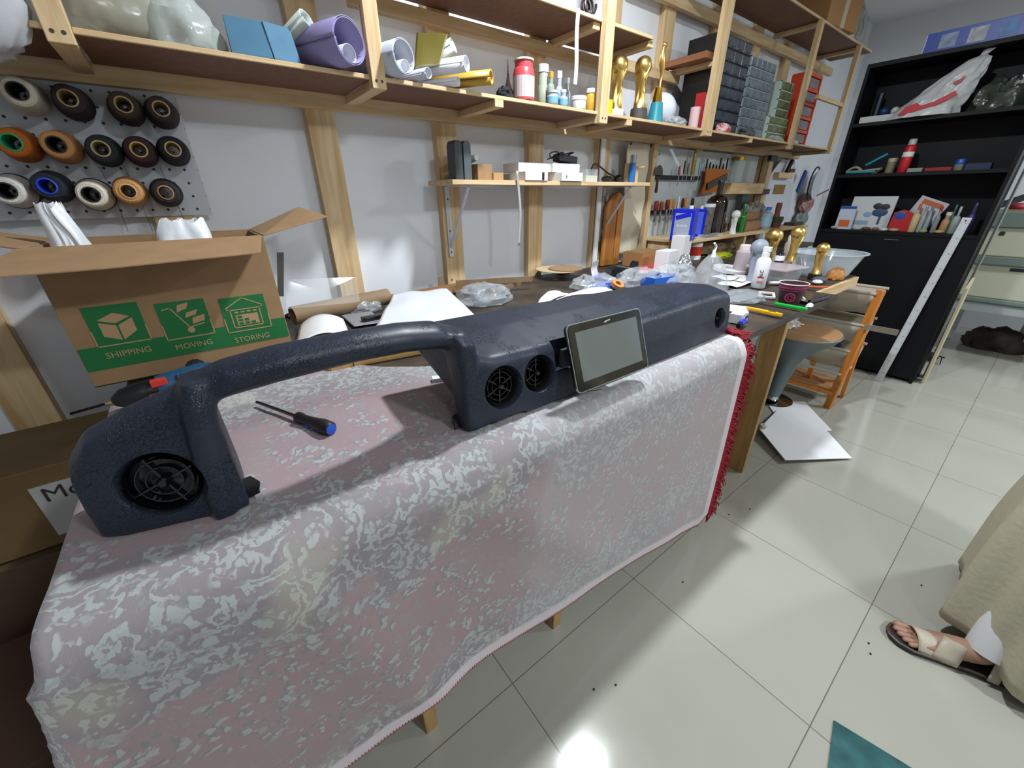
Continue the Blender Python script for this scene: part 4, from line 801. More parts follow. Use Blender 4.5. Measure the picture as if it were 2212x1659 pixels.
P = ZP(1610, 698, .905); t = thing('glue_box', 'small white printed carton with blue ovals beside the dashboard end', 'box', P+V3((0, .03, 0)), rz=.1); MB().box((0, 0, .018), (.075, .045, .036)).build('carton', M('d5d6dc', .4), t, bev=.001)
MB().lathe([(.012, 0), (.012, .0006)], 20, TR(.02, -.0228, .018) @ rot(rx=pi/2) @ Matrix.Diagonal((1.3, .6, 1, 1))).build('blue_oval', M('1c2a7a', .4), t)
P = ZP(1600, 705, .905); t = thing('blue_tube', 'small blue tube with black cap lying against the dashboard end', 'tube', P, rz=.2); MB().tube([(-.02, 0, .012), (.035, 0, .012)], .011, 14).build('tube_body', M('1f35b8', .35), t); MB().tube([(-.045, 0, .012), (-.02, 0, .012)], .009, 12).build('cap', BLACK, t)
carton('paper_pad', 'white paper lying under the knife tip beside the dashboard', 'paper', ZP(1592, 668, .903), (.12, .09, .004), WHITE, rz=.3)
WH2 = M('dcd9d4', .4); t = thing('plastic_holder', 'white plastic phone holder frame lying left of the paper cup', 'phone holder', ZP(1655, 640, .905), rz=.4)
for c, s in (((0, -.03, .006), (.11, .012, .012)), ((0, .03, .006), (.11, .012, .012)), ((-.05, 0, .006), (.012, .06, .012)), ((.05, 0, .006), (.012, .06, .012))): MB().box(c, s).build('frame_bar', WH2, t, bev=.003)
P = ZP(1750, 650, .903); t = thing('black_tray', 'shallow black plastic tray beside the paper cup on the bench edge', 'tray', P+V3((.03, .02, 0)), rz=-.1); MB().box((0, 0, .004), (.2, .10, .007)).build('tray_floor', M('191b20', .2), t, bev=.002); MB().box((0, -.045, .012), (.19, .012, .012)).build('tray_edge', M('0d0e11', .2), t, bev=.003)
crumple('paper_tissue', 'small crumpled white tissue right of the paper cup', ZP(1730, 652, .903), (.03, .03, .022), WHITE, 44, cat='tissue')
crumple('paper_tissue', 'crumpled white tissue lying by the green knife handle', ZP(1748, 662, .903), (.045, .025, .014), WHITE, 45, cat='tissue')
t = thing('marker_pen', 'orange and white marker lying between the cup and the clear tub', 'marker', ZP(1680, 614, .91), rz=-.7); MB().tube([(-.05, 0, .008), (.02, 0, .008)], .008, 12).build('barrel', WHITE, t); MB().tube([(.02, 0, .008), (.05, 0, .008)], .0085, 12).build('orange_cap', M('d0522b', .4), t)
t = thing('marker_pen', 'long orange stick lying right of the paper cup', 'marker', ZP(1755, 622, .91), rz=-.8); MB().tube([(-.07, 0, .006), (.07, 0, .006)], .005, 10).build('barrel', M('c65c35', .4), t)
# tablet screen of the dashboard (part of it)
c1, c2, c3, c4 = YP(1223, 705, .598), YP(1384, 665, .602), YP(1398, 793, .545), YP(1250, 851, .545)
ex = (c2-c1); ey = (c1-c4); ex = (ex+(c3-c4))/2; W_, H_ = ex.length, (ey.length+(c2-c3).length)/2; exn = ex.normalized(); n = exn.cross(ey).normalized(); eyn = n.cross(exn)
cc = (c1+c2+c3+c4)/4-O; TM = Matrix(((exn.x, eyn.x, n.x, cc.x), (exn.y, eyn.y, n.y, cc.y), (exn.z, eyn.z, n.z, cc.z), (0, 0, 0, 1)))
def rr(w, h, r, n_=5): return [(sx*(w/2-r)+r*cos(a), sy*(h/2-r)+r*sin(a)) for sx, sy, a0 in ((1, 1, 0), (-1, 1, pi/2), (-1, -1, pi), (1, -1, 1.5*pi)) for a in [a0+pi/2*i/n_ for i in range(n_+1)]]
scr = MB().prism(rr(W_, H_, .012), -.012, .0, TM).build('display_unit', M('17191c', .35, .2), dt, bev=.002)
MB().prism(rr(W_*.985, H_*.975, .010), .0003, .0012, TM).build('glass', M('07080a', .06, spec=.8), scr)
MB().prism([(-W_*.42, -H_*.36), (W_*.42, -H_*.36), (W_*.42, H_*.38), (-W_*.42, H_*.38)], .0013, .0016, TM).build('screen_panel', M('5d6465', .08, spec=1), scr)  # lighter grey base colour stands in for the reflection on the glass
m = MB(); m.prism([(-.012, -.002), (-.002, -.0025), (.0, 0), (.011, .0), (.012, .003), (-.006, .0015)], .0012, .0018, TM @ TR(0, H_*.43, 0)); m.build('silver_mark', M('c9ccc9', .3, .6), scr)
MB().prism(rr(W_*1.014, H_*1.02, .0135), -.0045, -.0005, TM).build('silver_trim', M('b9c0c8', .2, 1), scr)
MB().box((0, 0, -.05), (.09, .05, .075), m=TM).build('mounting_arm', DK, scr)
carton('paper_slip', 'pale slip of paper under the bottom edge of the dashboard screen', 'paper', ZP(1285, 838, .912), (.05, .02, .001), M('a9adb2', .5), rz=-.4)
holes = grille_holes.build('speaker_holes', M('050506', .8), dt, smooth=False)

# ================================================================ UPPER SHELF
SZ = 1.742
# thread cones on the perforated board
pb = thing('pegboard', 'white perforated board hung under the shelf carrying thread cones', 'pegboard', (-.36, 1.941, 1.31))
def peg_mat():
    m = bpy.data.materials.new('perforated'); m.use_nodes = True; nt = m.node_tree; N = nt.nodes; L = nt.links; b = N['Principled BSDF']; b.inputs['Roughness'].default_value = .5
    tc = N.new('ShaderNodeTexCoord'); mp = N.new('ShaderNodeVectorMath'); mp.operation = 'MULTIPLY'; L.new(tc.outputs['Object'], mp.inputs[0]); mp.inputs[1].default_value = (24, 0, 24)
    fr_ = N.new('ShaderNodeVectorMath'); fr_.operation = 'FRACTION'; L.new(mp.outputs[0], fr_.inputs[0]); ds = N.new('ShaderNodeVectorMath'); ds.operation = 'DISTANCE'; L.new(fr_.outputs[0], ds.inputs[0]); ds.inputs[1].default_value = (.5, 0, .5)
    r = N.new('ShaderNodeValToRGB'); L.new(ds.outputs['Value'], r.inputs[0]); r.color_ramp.elements[0].position = .09; r.color_ramp.elements[1].position = .11; r.color_ramp.elements[0].color = lin('20242c'); r.color_ramp.elements[1].color = lin('c3c8d0')
    L.new(r.outputs[0], b.inputs['Base Color']); return m
MB().bx((-.55, -.003, 0), (.435, .003, .368)).build('perforated_panel', peg_mat(), pb)

CN = [(38, 197, 'cfc9bd', None, 'cream white thread cone, first in the top row'), (147, 212, '2d1f25', 'a08a5a', 'dark purple brown thread cone, second in the top row'), (267, 226, '33271f', 'a08a5a', 'brown thread cone, third in the top row'), (348, 235, '2e2320', 'a58a68', 'dark brown thread cone at the right end of the top row'),
      (25, 307, 'b3621a', '1fa070', 'orange thread cone with a green core in the middle row'), (122, 312, 'c08a55', None, 'light tan thread cone in the middle row'), (218, 321, '23292d', 'b9a878', 'charcoal green thread cone in the middle row'), (300, 323, '3a211d', 'c9ab72', 'reddish brown thread cone in the middle row'), (374, 322, '1a1c26', 'c4a468', 'black thread cone at the right end of the middle row'),
      (14, 412, 'd2cfc8', '15121a', 'white thread cone with dark core at the left of the bottom row'), (102, 402, '1b2230', '2447c8', 'navy thread cone with a bright blue core in the bottom row'), (197, 420, 'd8d2c2', '15121a', 'white thread cone over a dark rim in the bottom row'), (277, 413, 'c9945e', 'c9a06a', 'peach thread cone in the bottom row'), (358, 416, '241c20', '9a7550', 'dark plum thread cone at the right end of the bottom row')]
for px, py, c, rim, lb in CN:
    P = YP(px, py, 1.81); t = thing('thread_cone', lb, 'thread cone', P, group='thread cones on the perforated board')
    T = rot(rx=-pi/2)
    MB().lathe([(.021, 0), (.029, .0), (.034, .004), (.0445, .085), (.044, .1), (.020, .108)], 28, T, False).build('wound_thread', M(c, .85, bump=.4, bscale=260, stretch=(1, 6, 1)), t, smooth=True)
    MB().lathe([(.0215, -.002), (.018, -.003), (.017, .03), (.017, .112), (.024, .112)], 24, T, False).build('core', M(rim or '2c2620', .6), t, smooth=True)
    MB().tube([(0, .112, 0), (0, .04, 0)], .004, 8).build('peg', M('6b6d70', .4, 1), t)
    if lb.startswith('white'): MB().lathe([(.044, .088), (.0475, .094), (.0475, .104), (.043, .108)], 28, T, False).build('dark_rim', BLACK, t, smooth=True)
for i, px in enumerate((215, 268, 345)):
    a, b = YP(px, 360, 1.925), YP(px+62, 500, 1.925); o = MB().tube([a-a, (b-a)*.5+V3((.004, 0, 0)), b-a], .0006, 4).build('hanging_thread', M('2a2a2c', .8)); o.location = a; tag(o, ('left', 'middle', 'right')[i]+' loose dark thread hanging down from the perforated board', 'thread')
# bags at the left
crumple('clear_plastic_bag', 'big clear bag of pale material on the upper shelf at the far left', YP(270, 95, 1.78), (.44, .26, .23), M('a7a596', .2, alpha=.72, spec=.9, bump=.5, bscale=10), 51, amp=.18, n=40, rz=.1).location.z = SZ
crumple('clear_plastic_bag', 'smaller pale clear bag beside the blue folders on the upper shelf', YP(400, 100, 1.72), (.20, .18, .13), M('c9d2cf', .15, alpha=.6, spec=.9, bump=.6, bscale=14), 52, amp=.2).location.z = SZ
crumple('white_plastic_bag', 'white plastic bag bulging over the shelf edge left of the first post', (-.285, 1.62, 1.655), (.24, .2, .24), M('c3c6cd', .3, alpha=.85, bump=.3, bscale=18), 53, amp=.16, flat=False)
# blue folders standing like tents
def folder(label, px0, px1, py, ty, rz):
    P = (YP(px0, py, 1.64)+YP(px1, py, 1.64))/2; P.z = SZ; w_ = (YP(px1, py, 1.64)-YP(px0, py, 1.64)).length; h = .1
    t = thing('blue_folder', label, 'folder', P+V3((0, .03, 0)), rz=rz, group='blue folders'); BL = M('4a7896', .75, noise=.12, nscale=12)
    MB().box((0, -.018, h/2), (w_, .003, h), rot(rx=-.3)).build('front_cover', BL, t, bev=.001); MB().box((0, .022, h/2), (w_, .003, h*1.0), rot(rx=.3)).build('back_cover', M('35302f', .6), t); MB().box((0, .0, .004), (w_*1.02, .07, .003)).build('bottom_flap', BL, t)
folder('larger glossy blue folder standing open like a tent on the upper shelf', 508, 592, 125, 45, -.12); folder('smaller blue folder standing beside the purple paper roll', 586, 646, 132, 62, .25)
# paper rolls
def roll_(name, label, e, dirv, L_, r, mat, th=.0012, turns=1, group=None, inner=None, z=None):
    d = V3(dirv).normalized(); t = thing(name, label, 'roll', V3(e)) ; T = d.to_track_quat('Z', 'Y').to_matrix().to_4x4()
    if group: t['group'] = group
    m = MB(); n = 40*turns
    m.grid(lambda u, v: ((r-th*2.2*turns*u)*cos(2*pi*turns*u), (r-th*2.2*turns*u)*sin(2*pi*turns*u), L_*v), n, 2, T); m.build('rolled_sheet', mat, t, smooth=True, thick=th, off=0)
    if inner: m = MB(); m.grid(lambda u, v: (inner[1]+inner[0]*cos(2*pi*1.2*u), inner[2]+(inner[0]-.002*u)*sin(2*pi*1.2*u), .01+L_*.95*v), 34, 2, T); m.build('inner_roll', inner[3], t, smooth=True, thick=.001, off=0)
    return t
LAV = M('8f86b4', .5); GPA = M('c9cbd6', .5); WPA = M('e4e6ee', .5)
def R_at(px, py, y): return YP(px, py, y)
e = R_at(757, 98, 1.56); rr_ = .062
roll_('paper_roll', 'large lavender grey paper roll with open end sticking out beside the first bay post', (e.x, e.y, SZ+rr_+.002), (-.42, 1, -.0), .33, rr_, LAV, .002, 2, inner=(.026, .0, -.03, GPA))
e = R_at(663, 40, 1.66); roll_('paper_roll', 'slim pale paper roll pointing up behind the lavender roll', e, (-.55, .8, -.45), .24, .026, M('b9c2bd', .5), .004, 1)
e = R_at(872, 118, 1.56); roll_('paper_roll', 'wide light grey paper roll right of the first bay post', (e.x, e.y, SZ+.052), (-.35, 1, 0), .33, .05, M('bfc2cf', .5), .0015, 2, inner=(.021, -.012, -.024, WPA))
e = R_at(925, 150, 1.57); roll_('paper_roll', 'short narrow grey paper roll lying on the upper shelf between the wider rolls', (e.x, e.y, SZ+.02), (-.35, 1, 0), .3, .018, M('c3c6d2', .5), .0015, 1)
e = R_at(1008, 138, 1.56); roll_('paper_roll', 'white paper roll with pale blue end next to the golden roll', (e.x, e.y, e.z), (-.62, 1, -.02), .32, .026, WPA, .0015, 1)
e = R_at(990, 172, 1.60); roll_('paper_roll', 'small white coiled paper roll underneath the white roll', (e.x, e.y, SZ+.018), (-.62, 1, 0), .25, .016, WPA, .001, 2)
e = R_at(980, 98, 1.68); roll_('paper_roll', 'pale grey green roll standing out behind the gold foil sheet', e, (-.6, .7, -.35), .22, .026, M('c3cdcb', .4), .001, 1)
e = R_at(1062, 175, 1.55); roll_('gold_roll', 'thick golden yellow vinyl roll with open core on the upper shelf', (e.x, e.y, SZ+.034), (-.72, 1, 0), .33, .029, M('c09a3c', .35), .007, 1)
sheet('gold_foil', 'olive gold foil sheet curling over the paper rolls', 'foil', [YP(895, 150, 1.62), YP(950, 140, 1.60), YP(968, 75, 1.66), YP(900, 72, 1.76)], M('5f5622', .5), .004, 4, th=.001)
# bottles
def shelf_at(px, top, wpx, base, y=None):
    P = ZP(px, base, SZ); 
    if y: P = YP(px, base, y); P.z = SZ
    k = proj(P)[2]; return P, hgt(P, top), wpx*k/FPX
P, h, w_ = shelf_at(1131, 128, 46, 222, 1.66); t = bottle('paint_bottle', 'red paint bottle with white cap and pale label on the upper shelf', P, h, w_/2, M('c44850', .35), WHITE, .82, .72, .97, None)
MB().lathe([(w_/2*1.01, h*.08), (w_/2*1.01, h*.58)], 24, rot(rz=2.6), False).build('label_wrap', M('c9bcc0', .6), t)
P, h, w_ = shelf_at(1098, 128, 22, 208, 1.70); t = thing('bristle_brush', 'dark red bristle brush standing on its head left of the red paint bottle', 'brush', P); MB().lathe([(w_*.55, 0), (w_*.6, h*.12), (w_*.2, h*.45), (.003, h*.7), (.001, h)], 16).build('bristles', M('3d1417', .9, bump=1, bscale=120, noise=.6, nscale=90), t, smooth=True)
crumple('black_fabric', 'heap of black netting in front of the brush on the upper shelf', YP(1090, 203, 1.65), (.07, .06, .04), M('17191f', .8, bump=1, bscale=200), 54, cat='netting').location.z = SZ
B_l = [(1172, 140, 22, 212, 1.72, 'b9c4b0', 'cfd6da', 'tall square clear bottle of pale oil behind the red paint bottle', .95, .55), (1189, 155, 17, 214, 1.68, '9aa598', 'b08d3a', 'small glass bottle with gold cap and a brown label', .55, .6), (1207, 154, 17, 213, 1.72, 'b9c2cc', 'e6e8ec', 'small clear bottle with tall white cap and blue band at the back', .6, .55), (1223, 168, 17, 220, 1.69, 'b4c0cc', 'e6e8ec', 'small clear bottle with short white cap beside the hanging ribbon', .55, .55), (1216, 194, 20, 230, 1.64, 'aab4bc', 'e6e8ec', 'low clear bottle with blue label in front of the other small bottles', .55, .55), (1193, 196, 24, 222, 1.64, 'b4bcc0', 'b4bcc0', 'squat clear pot with a light blue mark near the shelf edge', .9, .7), (1274, 192, 22, 238, 1.68, 'c59a3a', 'e2e2e6', 'ochre paint bottle with white cap partly behind the post', .85, .7)]
for px, ty, wp_, by, y, c, cc_, lb, nk, shd in B_l:
    P, h, w_ = shelf_at(px, ty, wp_, by, y); bottle('small_bottle', lb, P, h, w_/2, M(c, .15, alpha=.8 if c != 'c59a3a' else 1, spec=.8), M(cc_, .35), nk, shd, .84, M('6fa3bf', .5) if 'blue' in lb else (M('6a3430', .5) if 'brown label' in lb else None), group='small bottles on the upper shelf')
P, h, w_ = shelf_at(1249, 209, 32, 237, 1.65); jar('cream_jar', 'low white round jar with screw lid on the upper shelf', P, h, w_/2, M('dfe0e2', .4), WHITE, lidf=.3)
P, h, w_ = shelf_at(1312, 217, 20, 248, 1.65); jar('yellow_can', 'bright yellow can right of the tall post', P, h, w_/2, M('d9c400', .35), M('c9b800', .3), lidf=.08, cat='can')
# ribbon
a, b = YP(1250, 18, 1.60), YP(1233, 182, 1.61); o = MB().grid(lambda u, v: ((u-.5)*.022, .004*sin(v*6), -(a.z-b.z)*v), 2, 20).build('white_ribbon', WHITE, thick=.0008); o.location = a; tag(o, 'long white ribbon hanging from the highest shelf edge', 'ribbon')
t = thing('hose_coil', 'dark purple coil of hose on the highest shelf above the ribbon', 'hose', YP(1263, 12, 1.68)+V3((0, 0, .0)), rx=pi/2); t.location.z = 2.1+.038; MB().tube([(.03*cos(a*.3)*1.0, .03*sin(a*.3), .001*a) for a in range(44)], .006, 8).build('coil', M('2a2028', .4), t)
P = YP(1200, 5, 1.66); carton('white_box', 'white box with pale lid standing on the highest shelf', 'box', (P.x, P.y+.03, 2.099), (.2, .1, .09), M('c9d0d6', .4))
# trophies and figure
P, h, w_ = shelf_at(1329, 118, 34, 250, 1.69); trophy('ball_trophy', 'gold ball trophy on a white base next to the yellow can', P, h, GOLD, WHITE, h*.13, rz=.8)
P, h, w_ = shelf_at(1378, 120, 36, 256, 1.68); trophy('ball_trophy', 'gold ball trophy on a dark wooden base on the upper shelf', P, h, GOLD, M('4a4440', .6, noise=.4, nscale=40), h*.19, rz=2.4)
P, h, w_ = shelf_at(1414, 222, 32, 264, 1.66); h2 = hgt(P, 90); t = thing('cup', 'teal paper cup turned upside down under the gold figure', 'cup', P)
MB().lathe([(w_/2*1.02, 0), (w_/2, .003), (w_*.37, h), (0, h)], 28).build('cup_wall', M('1f8494', .4), t, smooth=True)
t = thing('gold_figure', 'slender gold bird-like award figure standing on the teal cup', 'figure', P+V3((0, 0, h))); H = h2-h
MB().add([(-.032, -.012, 0), (.032, -.012, 0), (.032, .012, 0), (-.032, .012, 0), (-.02, -.008, H*.26), (.02, -.008, H*.26), (.02, .008, H*.26), (-.02, .008, H*.26)], [(3, 2, 1, 0), (4, 5, 6, 7), (0, 1, 5, 4), (1, 2, 6, 5), (2, 3, 7, 6), (3, 0, 4, 7)]).build('wedge_base', M('a37b22', .35, 1), t, bev=.001)
m = MB(); m.tube([(0, -.006, H*.0), (.002, -.004, H*.25), (.008, 0, H*.36), (.014, 0, H*.46), (.012, 0, H*.55), (.002, 0, H*.65), (-.006, 0, H*.75), (-.002, 0, H*.85), (.002, 0, H*.92)], [.005, .005, .006, .009, .014, .017, .018, .014, .010], 14); m.ball((.004, 0, H*.95), (.015, .014, .013), 14); m.tube([(-.014, 0, H*.78), (-.022, 0, H*.7), (-.024, 0, H*.62)], [.008, .007, .003], 8); m.tube([(.014, 0, H*.95), (.022, 0, H*.94)], [.006, .002], 8); m.build('bird_body', GOLD, t, smooth=True)
P, h, w_ = shelf_at(1424, 186, 62, 262, 1.76); o = MB().ball((0, 0, w_/2), w_/2, 28).build('white_globe', M('d3d6e6', .3), smooth=True); o.location = P; tag(o, 'plain white globe behind the teal cup', 'globe')
crumple('clear_wrapping', 'small heap of clear plastic wrapping right of the teal cup', YP(1458, 268, 1.67), (.17, .1, .045), CLEAR2, 55, amp=.4, cat='plastic').location.z = SZ
P, h, w_ = shelf_at(1497, 232, 20, 272, 1.68); o = MB().lathe([(w_/2, 0), (w_/2, h)], 20).build('pink_spool', M('d9b7bb', .5), smooth=True); o.location = P; tag(o, 'pale pink spool left of the red book', 'spool')
P = YP(1512, 272, 1.68); P.z = SZ; t = thing('red_book', 'red book standing upright against the black drawer cabinet', 'book', P, rz=.2); MB().box((0, .02, hgt(P, 200)/2), (.035, .06, hgt(P, 200))).build('cover', M('b01c22', .4), t); MB().box((.003, -.0105, hgt(P, 200)/2), (.012, .002, hgt(P, 200)*.9)).build('spine_strip', WHITE, t)
crumple('red_packet', 'crumpled red and white packet at the foot of the black drawer cabinet', YP(1560, 292, 1.64), (.16, .05, .05), M('c42a30', .4, noise=.5, nscale=25, col2='d8d8da'), 56, amp=.4, cat='packet').location.z = SZ
crumple('tangled_parts', 'dark tangle of small parts before the clear drawer cabinet', YP(1610, 302, 1.64), (.2, .05, .05), M('555a5c', .5, noise=.6, nscale=50), 57, amp=.5, cat='parts').location.z = SZ
crumple('clear_wrapping', 'pale plastic wrapping before the green drawer cabinet', YP(1672, 306, 1.64), (.28, .05, .03), CLEAR2, 58, amp=.4, cat='plastic').location.z = SZ
# drawer cabinets
def organiser(label, x0, x1, y, z0, z1, rows, cols, fm, dm, depth=.2, name='drawer_cabinet', hand=WHITE):
    t = thing(name, label, 'drawer cabinet', ((x0+x1)/2, y, z0), group=None); W_ = x1-x0; H_ = z1-z0; g = .006
    MB().bx((-W_/2, .006, 0), (W_/2, depth, H_)).build('casing', fm, t, bev=.003)
    f = MB(); rh = H_/rows; cw = W_/cols
    for r in range(rows+1): f.box((0, .002, max(g/2, min(H_-g/2, r*rh))), (W_, .012, g))
    for x in (-W_/2+g/2, W_/2-g/2): f.box((x, .002, H_/2), (g, .012, H_))
    f.build('front_grid', fm, t)
    for r in range(rows):
        n = cols if isinstance(cols, int) else cols[r]
        for c in range(n):
            cw = (W_-2*g)/n; d = MB().box((-W_/2+g+cw*(c+.5), -.002, r*rh+rh/2), (cw*.93, .012, rh*.84)).build('drawer', dm, t, bev=.001)
            MB().box((-W_/2+g+cw*(c+.5), -.011, r*rh+rh*.25), (cw*.3, .005, rh*.1)).build('drawer_pull', dm, d)
    return t
organiser('black drawer cabinet with smoky grey drawers on the upper shelf', 2.90, 3.33, 1.68, SZ, 2.26, 8, 4, M('101114', .4), M('4c525c', .2, alpha=.9, spec=.7, noise=.3, nscale=12))
MB_ = organiser('tall clear grey drawer cabinet beside the black one', 3.35, 3.75, 1.68, SZ, 2.21, 8, 5, M('8f9ba3', .3), M('76828a', .15, alpha=.85, spec=.8, noise=.35, nscale=14))
organiser('lower green tinted drawer cabinet in a white frame', 3.78, 4.13, 1.66, SZ, 1.90, 3, 6, M('b9c6bf', .4), M('66753e', .2, alpha=.9, spec=.8, noise=.6, nscale=18))
organiser('upper green tinted drawer cabinet in a white frame', 3.90, 4.13, 1.68, 1.902, 2.14, 4, 5, M('b9c6bf', .4), M('5a6836', .2, alpha=.9, spec=.8, noise=.6, nscale=18))
t = thing('orange_rack', 'bright orange plastic rack of small bins behind the far post', 'drawer rack', (4.53, 1.70, SZ)); W_, H_ = .3, .50; OR = M('d9431c', .4)
for z in [i*H_/5 for i in range(6)]: MB().box((0, .05, z+.009), (W_, .12, .022)).build('orange_frame', OR, t)
for x in (-W_/2, W_/2): MB().box((x, .05, H_/2+.01), (.02, .12, H_)).build('orange_frame', OR, t)
for k in range(5): MB().box((0, .05, H_/5*(k+.5)+.01), (W_-.03, .10, H_/5-.035)).build('clear_bin', M('9a8f96', .2, alpha=.8, noise=.3, nscale=20), t)
t = thing('wood_offcut', 'rough wooden offcut lying on the crossbar left of the black drawer cabinet', 'wood offcut', (2.86, 1.80, 2.12)); MB().box((0, 0, 0), (.09, .28, .034)).build('block', wood('y', 'a06b48', '7c4d33'), t, bev=.002); t.location = (2.79, 1.79, 2.1215)
carton('wood_offcut', 'short square pine block standing on the rail behind the white globe', 'wood offcut', (2.62, 1.925, 1.7355), (.07, .03, .16), WZ); 
crumple('white_cloth_scrap', 'small white scrap at the foot of the orange rack', (4.36, 1.66, SZ), (.12, .04, .03), WHITE, 59, cat='scrap')
P = YP(1795, 22, 1.60); t = thing('cardboard_carton', 'taped cardboard carton on the far top shelf', 'box', (4.55, 1.72, 2.54), rz=-.1); MB().box((0, 0, .14), (.5, .24, .28)).build('carton', M('a97b4c', .7), t, bev=.003); MB().box((0, 0, .1403), (.06, .242, .282)).build('tape', M('c9b8a0', .3), t)
crumple('clear_plastic_bag', 'clear bag holding dark green leafy sprigs on the far top shelf', (5.1, 1.74, 2.54), (.42, .24, .30), M('aeb5b0', .2, alpha=.5, spec=.8, bump=.5, bscale=10), 60, amp=.25)
o = MB().tube([(0, 0, 0), (.03, -.0, .06), (.0, 0, .12), (.07, 0, .15), (.12, 0, .09), (.11, 0, .02)], [.006, .01, .006, .012, .008, .003], 6).build('leafy_sprig', M('1f4038', .6)); o.location = (5.06, 1.66, 2.58); tag(o, 'dark green curled sprig inside the clear bag', 'sprig')

# ================================================================ ITEMS ON THE BRACKET SHELF
BSZ = 1.431
def bs(px, top, wpx, base=390, y=1.78): P = YP(px, base, y); k = proj(P)[2]; P.z = BSZ; return P, hgt(P, top), wpx*k/FPX
P, h, w_ = bs(995, 305, 36); t = thing('speaker_pair', 'two tall dark grey plastic stands at the left end of the bracket shelf', 'stand', P); 
for s, m_ in ((-1, M('33393e', .5)), (1, M('4c555c', .5))): MB().prism([(-.02, 0), (.02, 0), (.019, h*.92), (.008, h), (-.012, h), (-.02, h*.9)], -.035, .035, TR(s*.023, 0, 0) @ rot(rx=pi/2)).build('upright', m_, t, bev=.002)
P, h, w_ = bs(1024, 340, 20, 388, 1.84); t = thing('white_nozzle', 'white screw nozzle with purple collar lying on the small brown box', 'nozzle', P+V3((0, 0, .075))); MB().tube([(0, .03, .018), (0, -.03, .022)], [.018, .012], 16).build('nozzle', WHITE, t); MB().tube([(0, .045, .016), (0, .03, .018)], .02, 16).build('purple_collar', M('3f2f95', .4), t)
P, h, w_ = bs(1036, 356, 36, 388, 1.80); carton('brown_box', 'small square brown cardboard box on the bracket shelf', 'box', P, (w_, .1, h), CARD)
P, h, w_ = bs(1067, 374, 26, 389, 1.78); carton('brown_box', 'low brown cardboard box beside the square one on the bracket shelf', 'box', P, (w_, .08, h), M('b08a5e', .8))
for i, (px, top, wp_, y, zz, lb) in enumerate(((1142, 372, 62, 1.76, 0, 'white flat box with a black clasp at the bottom of the stack'), (1218, 372, 62, 1.75, 0, 'white flat box printed with a letter B at the bottom right'), (1140, 354, 92, 1.82, .042, 'long white box lying across the left of the stack'), (1205, 352, 78, 1.80, .042, 'white box with a torn lifted lid on top of the stack'))):
    P, h, w_ = bs(px, top, wp_, 391, y); hh = .04
    t = thing('white_box', lb, 'box', P+V3((0, 0, zz)), group='stack of white boxes on the bracket shelf'); MB().box((0, 0, hh/2), (w_, .13, hh)).build('box_body', M('dcdde2', .45), t, bev=.001)
    if i == 0: MB().box((w_*.28, -.066, hh/2), (.014, .003, .034)).build('black_clasp', BLACK, t)
    if i == 1: text('B', .022, M('55565a', .5), t, m=TR(-w_*.28, -.0655, .012) @ rot(rx=pi/2))
    if i == 3: MB().grid(lambda u, v: ((u-.5)*w_, (v-.5)*.13, hh+.002+.02*v*u), 6, 4).build('lifted_lid', M('dcdde2', .45), t, thick=.0015)
P, h, w_ = bs(1210, 325, 60, 391, 1.82); P.z = BSZ+.083; t = thing('power_adapter', 'black power brick with coiled cable on top of the white boxes', 'power adapter', P, rz=-.1); MB().box((.03, 0, .03), (.13, .06, .036), rot(ry=.1)).build('brick', M('1f2225', .4), t, bev=.004)
MB().tube([(-.10+.05*sin(a*.55)+.004*a, -.03+.02*cos(a*.4), .025+.035*abs(sin(a*.31))) for a in range(34)], .0035, 7).build('cable', BLACK, t, smooth=True)
P, h, w_ = bs(1268, 366, 36, 392, 1.76); t = thing('part_case', 'small clear case of white parts on a pale base', 'case', P); MB().box((0, 0, h*.25), (w_, .07, h*.5)).build('pale_base', M('c3c7b9', .5), t, bev=.001); MB().box((0, 0, h*.75), (w_, .07, h*.5)).build('clear_lid', CLEAR2, t, bev=.002)
P, h, w_ = bs(1305, 345, 60, 392, 1.80); t = thing('black_cable', 'tangle of thick black cable with plug on the right of the bracket shelf', 'cable', P); MB().tube([(-.11, 0, .0), (-.12, .01, .08), (-.07, .02, .11), (-.02, 0, .07), (.03, -.02, .04), (.1, 0, .035), (.12, .02, .01), (.05, .03, .006), (-.02, 0, .006)], .0055, 8).build('cable', BLACK, t, sub=1); MB().ball((0, -.02, .018), (.04, .03, .018), 14).build('plug_body', BLACK, t); MB().ball((.13, -.0, .022), (.03, .025, .022), 12).build('plug_body', BLACK, t)
P, h, w_ = bs(1363, 335, 14, 392, 1.78); t = bottle('blue_spray_tube', 'tall thin blue and silver spray bottle on the bracket shelf', P, h, w_/2*1.1, M('2a6fb8', .3), M('9fb2bb', .2, .8), .7, .66, .72)
t = thing('pine_hook_block', 'upright pine block with a wooden peg standing on the bracket shelf', 'wood block', (2.345, 1.80, BSZ)); MB().box((0, 0, .055), (.07, .06, .11)).build('block', WZ, t, bev=.002); MB().tube([(.01, -.03, .085), (.035, -.07, .087)], .006, 10).build('peg', WX, t)
a = YP(1135, 362, 1.69); o = MB().grid(lambda u, v: ((u-.5)*.014+.018*sin(v*2.6)-.05*sin(v*3)*0, .002*sin(v*9), .03-.035*0-(.34*v)), 2, 22).build('paper_tape_measure', M('a9a5a8', .6), thick=.0008); o.location = (1.325, 1.69, 1.44); tag(o, 'thin curling strip of paper tape measure hanging off the bracket shelf', 'tape measure')
